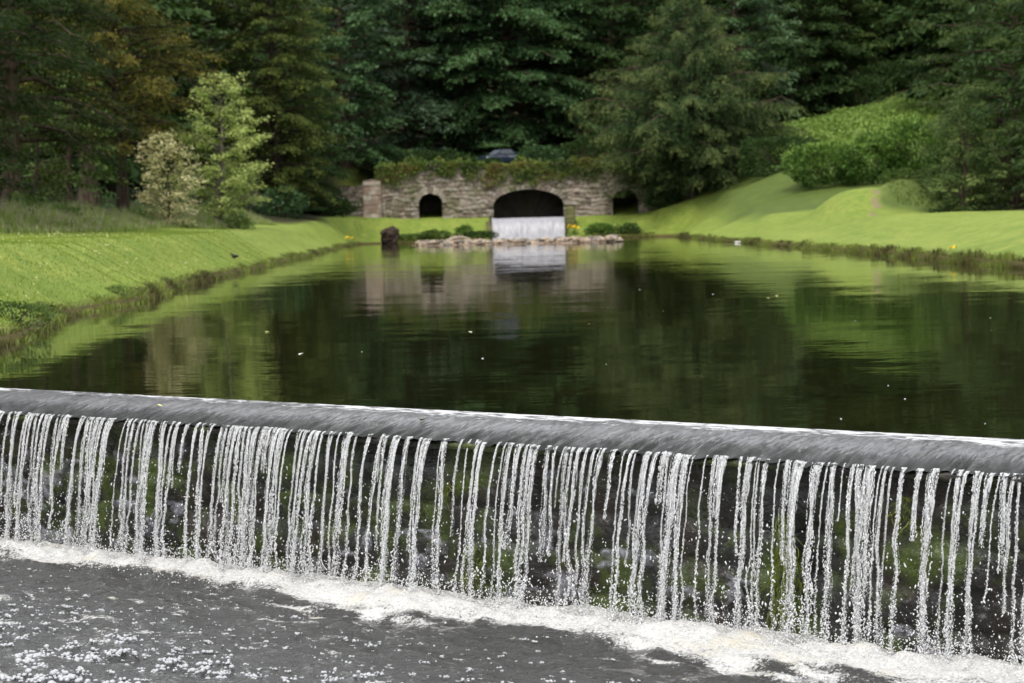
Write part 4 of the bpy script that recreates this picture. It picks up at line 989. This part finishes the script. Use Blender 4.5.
# sunlit plants on the right hillside
n = 26000
px = rng.uniform(757, 945, n); Y = rng.uniform(171, 208, n); x = (px - CX) / FPX * Y
k = (Y > 176 - .1 * (px - 760) + 6 * (px < 800)); x, Y = x[k], Y[k]; n = len(x)
hh = rng.random(n) * (.55 + .4 * noise(x * .5, Y * .5, seed=112))
A = rng.normal(0, 1, (n, 3)); A[:, 2] = np.abs(A[:, 2]) * .8; Bv = rng.normal(0, 1, (n, 3)); Bv[:, 2] *= .3; ln = rng.uniform(.2, .42, n)
V, F = leafquads(np.stack([x, Y, ground(x, Y) + hh], 1), A, Bv, ln, ln * .5)
mt_cover = leaf_mat('hillside_leaves', [(0, (.10, .17, .03)), (.5, (.18, .29, .05)), (1, (.30, .40, .10))], transl=.3)
tag(mesh_obj('hillside_plants', V, F, mt_cover, attrs={'rnd': ('FACE', np.repeat(np.clip(.5 + .35 * noise(x * .4, Y * .4, seed=113) + rng.normal(0, .15, n), 0, 1), 2)), 'tip': ('FACE', np.zeros(2 * n))}), 'bright low plants covering the hillside above the laurels', 'ground cover', kind='stuff')

# growth on top of the wall
n = 24000
x = rng.uniform(X(376, YW), X(664, YW), n); tz = top_z(x)
isT = rng.random(n) < .22
dep = rng.random(n) ** 1.3 * 3.4; zz_ = tz + .12 - dep
lim = 1.1 + .6 * sst(-8, 2, x) + .35 * fbm(x * .35, 0, oct=2, seed=114)
cover = .75 * fbm(x * .9, zz_ * .8, oct=4, seed=115) + 1.1 * (lim - dep)
on = cover > rng.normal(0, .28, n)
y = np.where(isT, YW + rng.uniform(0, 3.5, n), YW - .12 - .25 * rng.random(n)); z = np.where(isT, tz + rng.random(n) ** 2 * (.15 + 1.0 * np.maximum(0, noise(x * .8, 0, seed=117)) + .5 * np.maximum(0, noise(x * 2.3, 0, seed=118))), zz_)
sel = isT | on; x, y, z, isT = x[sel], y[sel], z[sel], isT[sel]; n = len(x)
k = np.ones(n, bool)
for a in ARCH: k &= ~(in_arch(x, z, a, .1) & ~isT)
x, y, z = x[k], y[k], z[k]; n = len(x)
A = rng.normal(0, 1, (n, 3)); A[:, 1] -= .5; Bv = rng.normal(0, 1, (n, 3)); ln = rng.uniform(.12, .28, n)
V, F = leafquads(np.stack([x, y, z], 1), A, Bv, ln, ln * .6)
mt_ivy = leaf_mat('wall_top_leaves', [(0, (.03, .05, .012)), (.3, (.06, .10, .018)), (.5, (.11, .17, .028)), (.7, (.16, .20, .035)), (.8, (.17, .15, .04)), (.9, (.17, .10, .045)), (1, (.20, .08, .04))])
tag(mesh_obj('wall_creeper', V, F, mt_ivy, attrs={'rnd': ('FACE', np.repeat(np.clip(.45 + .4 * noise(x * .6, z * .9, seed=116) + rng.normal(0, .16, n), 0, 1), 2)), 'tip': ('FACE', np.zeros(2 * n))}), 'creepers and weeds trailing over the top of the stone bridge wall', 'creeper', kind='stuff')

# ------------------------------------------------------------------ grasses
mt_tall = leaf_mat('tall_grass_blades', [(0, (.09, .13, .03)), (.5, (.20, .27, .065)), (.8, (.31, .34, .12)), (1, (.40, .31, .28))], transl=.35)
n = 52000
t = rng.random(n); Y = 66 + 68 * t; off_ = rng.random(n) ** .9 * 4.6 * (1 + .2 * noise(Y * .2, 0, seed=121))
x = -15.6 - .2 * t - off_ + .8 * noise(Y * .15, 0, seed=122); k = rng.random(n) < sst(0, .05, t) * (1 - sst(.97, 1, t)); x, Y, off_ = x[k], Y[k], off_[k]; n = len(x)
H = (.30 + .42 * sst(0, 2.2, off_)) * rng.uniform(.5, 1.4, n) * (1 + .3 * noise(x * .5, Y * .3, seed=123) + .3 * noise(x * 1.4, Y * .9, seed=223)); P = np.stack([x, Y, ground(x, Y) - .02], 1)
V, F4, F3 = blades(P, H, rng.uniform(.025, .05, n), .35)
rn = np.clip(.42 + .28 * noise(x * .5, Y * .25, seed=124) + rng.normal(0, .18, n), 0, .95)
sh = rng.random(n) < .22
tag(mesh_obj('tall_grass', V, F4, mt_tall, attrs={'rnd': ('FACE', np.concatenate([rn, np.where(sh, 1.0, rn)])), 'tip': ('FACE', np.zeros(2 * n))}, F2=F3), 'tall seeding meadow grass along the foot of the left wood', 'grass', kind='stuff')
n = 30000
x = rng.uniform(15.5, 34, n); Y = rng.uniform(118, 170, n)
rg = np.maximum(sst(15.5, 18.5, x) * sst(138, 144, Y), (x > MX + .7) * (np.hypot((x - MX - 2.2) / 3.4, (Y - MY) / 5.5) < 1)); k = rng.random(n) < rg * np.where(Y > 134, 0.0, .9); x, Y = x[k], Y[k]; n = len(x)
V, F4, F3 = blades(np.stack([x, Y, ground(x, Y) - .02], 1), rng.uniform(.06, .20, n) * (1 + .5 * noise(x * .7, Y * .5, seed=131)) * np.where(Y > 134, .8, 1.4), rng.uniform(.04, .10, n), .6)
rn = np.clip(.4 + .35 * noise(x * .45, Y * .3, seed=132) + rng.normal(0, .18, n), 0, 1)
mt_rough = leaf_mat('rough_slope_grass', [(0, (.06, .09, .016)), (.5, (.10, .14, .03)), (1, (.17, .19, .055))], transl=.3)
tag(mesh_obj('rough_grass', V, F4, mt_rough, attrs={'rnd': ('FACE', np.concatenate([rn, rn])), 'tip': ('FACE', np.zeros(2 * n))}, F2=F3), 'rough unmown grass on the right hand slope and mound', 'grass', kind='stuff')
mt_lawn = leaf_mat('lawn_blades', [(0, (.10, .155, .018)), (.5, (.17, .24, .028)), (1, (.30, .34, .07))], transl=.3)
n = 170000
Y = 24 + 66 * rng.random(n) ** 1.35; d = rng.random(n) * 11 + .15; x = left_x(Y) - d - wobf(left_x(Y), Y)
P = np.stack([x, Y, ground(x, Y, d) - .004], 1)
V, F4, F3 = blades(P, rng.uniform(.02, .06, n), rng.uniform(.008, .018, n), .6)
rn = np.clip(.45 + .3 * noise(x * .5, Y * .3, seed=126) + rng.normal(0, .2, n), 0, 1)
tag(mesh_obj('lawn_grass', V, F4, mt_lawn, attrs={'rnd': ('FACE', np.concatenate([rn, rn])), 'tip': ('FACE', np.zeros(2 * n))}, F2=F3), 'short grass blades on the near left lawn', 'grass', kind='stuff')
mt_sedge = leaf_mat('bank_sedge', [(0, (.03, .026, .010)), (.3, (.09, .07, .026)), (.5, (.11, .15, .026)), (1, (.20, .24, .045))], transl=.25)
V_, A4, A3, RN = [], [], [], []
for side, n in ((-1, 34000), (1, 22000), (0, 7000)):
    if side == -1:
        Y = 24 + 143 * rng.random(n) ** 1.5; d = rng.normal(.09, .10, n); x = left_x(Y) - d
    elif side == 1:
        Y = 45 + 122 * rng.random(n) ** 1.2; d = rng.normal(.06, .12, n); x = 14 + d
    else:
        x = rng.uniform(-10.6, 12.5, n); d = rng.normal(.15, .2, n); Y = 172.0 + d
        k = (x < CAS0 - .6) | (x > CAS1 + 1.2); x, Y, d = x[k], Y[k], d[k]; n = len(x)
    wq = wobf(left_x(Y), Y) if side == -1 else (wobf(np.full(n, 14.0), Y) if side == 1 else wobf(x, np.full(n, 172.0)))
    if side: x = x + side * wq
    else: Y = Y + wq
    dd = np.maximum(d, 0)
    P = np.stack([x, Y, np.where(d < .05, -.02, ground(x, Y, dd) - .08)], 1)
    clump = .65 + .6 * np.clip(noise(x * .8, Y * .55, seed=127) + .3, 0, 1.2)
    V, f4, f3 = blades(P, rng.uniform(.07, .20, n) * clump * (1.25 if side == 1 else (1.5 if side == 0 else 1.0)), rng.uniform(.012, .03, n) * (1.6 if side == 0 else 1), .7 if side == -1 else .3)
    b = sum(len(q) for q in V_); V_.append(V); A4.append(f4 + b); A3.append(f3 + b)
    RN.append(np.clip(.45 + .4 * noise(x * .7, Y * .5, seed=128) + rng.normal(0, .2, n), 0, 1))
rn = np.concatenate(RN)
tag(mesh_obj('bank_sedge', np.concatenate(V_), np.concatenate(A4), mt_sedge, attrs={'rnd': ('FACE', np.concatenate([rn, rn])), 'tip': ('FACE', np.zeros(2 * len(rn)))}, F2=np.concatenate(A3)), 'brown sedge and rough grass fringing the water edge', 'sedge', kind='stuff')
# pale fallen leaves and daisies scattered on the left lawn
n = 2600
Y = 27 + 75 * rng.random(n) ** 1.3; d = .5 + 9 * rng.random(n); x = left_x(Y) - d - wobf(left_x(Y), Y); k = noise(x * .35, Y * .2, seed=129) > -.15; x, Y, d = x[k], Y[k], d[k]; n = len(x)
A = rng.normal(0, 1, (n, 3)); A[:, 2] *= .4; Bv = rng.normal(0, 1, (n, 3)); Bv[:, 2] *= .4; ln = rng.uniform(.03, .075, n)
V, F = leafquads(np.stack([x, Y, ground(x, Y, d) + .05], 1), A, Bv, ln, ln * .7)
mt_fallen = leaf_mat('fallen_pale_leaves', [(0, (.32, .34, .08)), (.6, (.48, .48, .18)), (1, (.62, .60, .38))], transl=.2)
tag(mesh_obj('fallen_leaves', V, F, mt_fallen, attrs={'rnd': ('FACE', np.repeat(rng.random(n), 2)), 'tip': ('FACE', np.zeros(2 * n))}), 'pale yellow leaves and daisies scattered over the left lawn', 'fallen leaves', kind='stuff')

# ------------------------------------------------------------------ small things
def flower_plant(loc, hgt, nst, label, sc=1.0):
    root = tag(empty('yellow_iris', loc), label, 'flower')
    P = np.zeros((nst * 7, 3)); P[:, :2] = rng.normal(0, .14 * sc, (nst * 7, 2)); P[:, 2] = -.05
    V, f4, f3 = blades(P, rng.uniform(.6, 1.1, len(P)) * hgt, np.full(len(P), .03 * sc), .25); nn = len(P)
    mesh_obj('foliage', V, f4, mt_tall, root, True, {'rnd': ('FACE', rng.uniform(.1, .6, 2 * nn)), 'tip': ('FACE', np.zeros(2 * nn))}, F2=f3)
    for q in range(nst):
        c = np.array([rng.normal(0, .12 * sc), rng.normal(0, .12 * sc), hgt * rng.uniform(.8, 1.15)]); A = rng.normal(0, 1, (7, 3)); A[:, 2] = np.abs(A[:, 2]) * .5; A /= np.linalg.norm(A, axis=1)[:, None]
        V, F = leafquads(c + A * .055 * sc, A, rng.normal(0, 1, (7, 3)), np.full(7, .12 * sc), np.full(7, .08 * sc))
        mesh_obj('blossom', V, F, MYEL, root)
MYEL = plain_mat('yellow_petal', (.75, .50, .02), (.85, .62, .05), 10)
flower_plant((X(571.5, 173.0), 173.0, .3), .75, 6, 'clump of yellow flowers at the foot of the mossy post', 2.2)
flower_plant((14.15, 64.5, .12), .36, 2, 'yellow flower on the right bank edge', 1.0)
flower_plant((left_x(160) - .2, 160, .2), .5, 3, 'yellow flowers at the far tip of the left bank', 1.6)

def bird(name, loc, rz, sc, mat, beak, label):
    g = Geo()
    P = np.array([(-.34, 0, .20), (-.26, 0, .21), (-.14, 0, .20), (0, 0, .19), (.12, 0, .21), (.19, 0, .27), (.23, 0, .33), (.29, 0, .345), (.34, 0, .34)]); r_ = [.015, .04, .09, .115, .10, .065, .055, .05, .02]
    g.tube(P, r_, 10); nb = sum(len(f) for f in g.F4) + sum(len(f) for f in g.F3)
    for y in (-.04, .04): g.tube([(0, y, .1), (.01, y, .0), (.06, y, -.005)], [.012, .01, .008], 5)
    root = tag(empty(name, loc, rz), label, 'bird'); root.scale = (sc,) * 3
    g.build('body', mat, root)
    g = Geo(); g.tube([(.335, 0, .34), (.42, 0, .325)], [.02, .004], 6); g.build('beak', beak, root)
MBLK = plain_mat('black_feathers', (.012, .012, .014), (.03, .03, .03), 20); MBEAK = plain_mat('orange_beak', (.5, .22, .03), (.6, .3, .05), 10)
bx_, by_ = at(234, 231.5, 76)[:2]
bird('dark_bird', (bx_, by_, gz1(bx_, by_)), 2.6, .62, MBLK, MBEAK, 'small dark bird standing on the left lawn')
o = rock_mesh('pale_stone', 21, plain_mat('white_stone', (.45, .44, .42), (.62, .61, .58), 6), .20, .12, .06); o.location = (13.78, 121, .04); tag(o, 'small white stone lying at the waterline under the right bank', 'stone')

# floating leaves on the pond and caught on the crest
MLF = [plain_mat('yellow_leaf', (.50, .50, .16), (.66, .62, .26), 20, .5), plain_mat('pale_leaf', (.55, .55, .45), (.70, .70, .60), 20, .5)]
def leaf_mesh(mat):
    u = np.linspace(0, 1, 8); wv = .42 * np.sin(np.pi * u ** .8); V, F = [], []
    for q in range(8):
        for v in (-1, 0, 1): V.append((u[q] - .5, v * wv[q], .10 * abs(v) * wv[q] * 2 + .12 * (u[q] - .5) ** 2))
    for q in range(7):
        for v in range(2): F.append([q * 3 + v, q * 3 + v + 1, (q + 1) * 3 + v + 1, (q + 1) * 3 + v])
    return mesh_obj('floating_leaf', V, F, mat)
lp = [leaf_mesh(MLF[0]), leaf_mesh(MLF[1])]
spots = [(267, 332), (301, 354), (362, 352), (470, 332), (589, 324), (663, 311), (776, 296), (855, 321), (768, 298), (990, 318), (991, 330), (707, 356), (746, 312), (700, 325), (608, 308), (640, 290)]
for q, (px, py) in enumerate(spots):
    o = lp[q % 2] if q < 2 else lp[q % 2].copy()
    if q > 1: col.objects.link(o)
    o.location = on_z(px, py, .004); o.rotation_euler = (rng.uniform(-.15, .15), rng.uniform(-.15, .15), rng.uniform(0, 6)); d_ = o.location[1]; o.scale = (rng.uniform(.0017, .0026) * d_ * (1.35 if q in (0, 1, 3, 6) else .6),) * 3
    tag(o, 'single pale leaf floating on the dark pond', 'leaf', 'leaves floating on the pond')
for px, py, lab in ((422, 424, 'yellow leaf caught on the weir crest near its middle'), (160, 405, 'pale leaf sliding over the left part of the weir crest'), (802, 463, 'pinkish leaf stuck at the lip of the crest on the right')):
    o = lp[0].copy(); col.objects.link(o); o.name = 'caught_leaf'
    oo = .45 if px != 802 else .68; p_ = wall_hit(px, py, oo); s_ = float((p_ - WA) @ We)
    o.location = W(s_, oo, crest_z(oo) + .022); o.rotation_euler = (.2, .35, rng.uniform(0, 6)); o.scale = (.055,) * 3
    tag(o, lab, 'leaf')
# flecks of foam on the pond towards the weir
n = 150
px = rng.uniform(380, 1024, n); py = rng.uniform(285, 430, n); k = rng.random(n) < (.02 + .12 * sst(640, 980, px) * sst(340, 400, py)); px, py = px[k], py[k]
k = py < 385 + .0508 * px - 0; px, py = px[k], py[k]
C = np.array([on_z(a, b, .003) for a, b in zip(px, py)]); r_ = rng.uniform(.00022, .0006, len(C)) * C[:, 1]
V, F = beads(C, np.stack([r_, r_, r_ * .35], 1), None, ICO1)
tag(mesh_obj('foam_flecks', V, F, MFOAM), 'tiny white foam flecks drifting on the pond', 'foam', kind='stuff')

# car parked behind the wall
car = tag(empty('parked_car', (0, 0, 0)), 'dark blue car parked under the trees above the big arch, mostly hidden by leaves', 'car')
m, nt, out = M('dark_blue_paint'); principled(nt, out, (.02, .028, .05), .25, .5, Coat_Weight=.6); MCAR = m
m, nt, out = M('car_glass'); principled(nt, out, (.10, .12, .14), .05, .8); MGL = m
def lofted(stations, wid, z_in):
    g = Geo(); V = []
    for x, zb, zt, hw in stations: V += [(x, -hw, zb), (x, -hw * 1.0, zb + (zt - zb) * .6), (x, -hw * .86, zt), (x, hw * .86, zt), (x, hw, zb + (zt - zb) * .6), (x, hw, zb)]
    k = len(stations); F = [[a * 6 + b, a * 6 + (b + 1) % 6, (a + 1) * 6 + (b + 1) % 6, (a + 1) * 6 + b] for a in range(k - 1) for b in range(6)]
    F += [[0, 1, 2, 3], [0, 3, 4, 5]]; e = (k - 1) * 6; F += [[e, e + 3, e + 2, e + 1], [e, e + 5, e + 4, e + 3]]
    g.add(V, F); return g
lofted([(-2.1, .45, .72, .72), (-1.9, .3, .86, .82), (-.9, .25, .95, .86), (.5, .25, .98, .86), (1.6, .27, .96, .85), (2.05, .38, .85, .78)], 0, 0).build('body', MCAR, car, smooth=False)
lofted([(-.95, .93, .96, .80), (-.15, .95, 1.45, .74), (.9, .95, 1.48, .74), (1.75, .93, 1.0, .80)], 0, 0).build('roof', MCAR, car, smooth=False)
g = Geo(); g.add([(-.90, -.6, 1.01), (-.90, .6, 1.01), (-.22, .56, 1.44), (-.22, -.56, 1.44)], [[0, 1, 2, 3]]); g.build('windscreen', MGL, car, smooth=False)
for sx in (-1, 1):
    g = Geo(); g.add([(-.55, sx * .80, 1.02), (-.1, sx * .745, 1.4), (.8, sx * .745, 1.42), (1.2, sx * .80, 1.04)], [[0, 1, 2, 3]]); g.build('side_window', MGL, car, smooth=False)
for xx in (-1.35, 1.3):
    for sy in (-1, 1):
        g = Geo(); g.tube([(xx, sy * .62, .32), (xx, sy * .86, .32)], [.32, .32], 16); wv = g.build('wheel', plain_mat('tyre', (.015, .015, .015), (.03, .03, .03)), car)
        g = Geo(); g.tube([(xx, sy * .84, .32), (xx, sy * .872, .32)], [.19, .19], 12); g.build('rim', plain_mat('rim_metal', (.3, .3, .3), (.4, .4, .4)), wv)
cx_ = X(501, 193.5); car.location = (cx_, 193.5, gz1(cx_, 193.5)); car.rotation_euler = (0, 0, R(38))
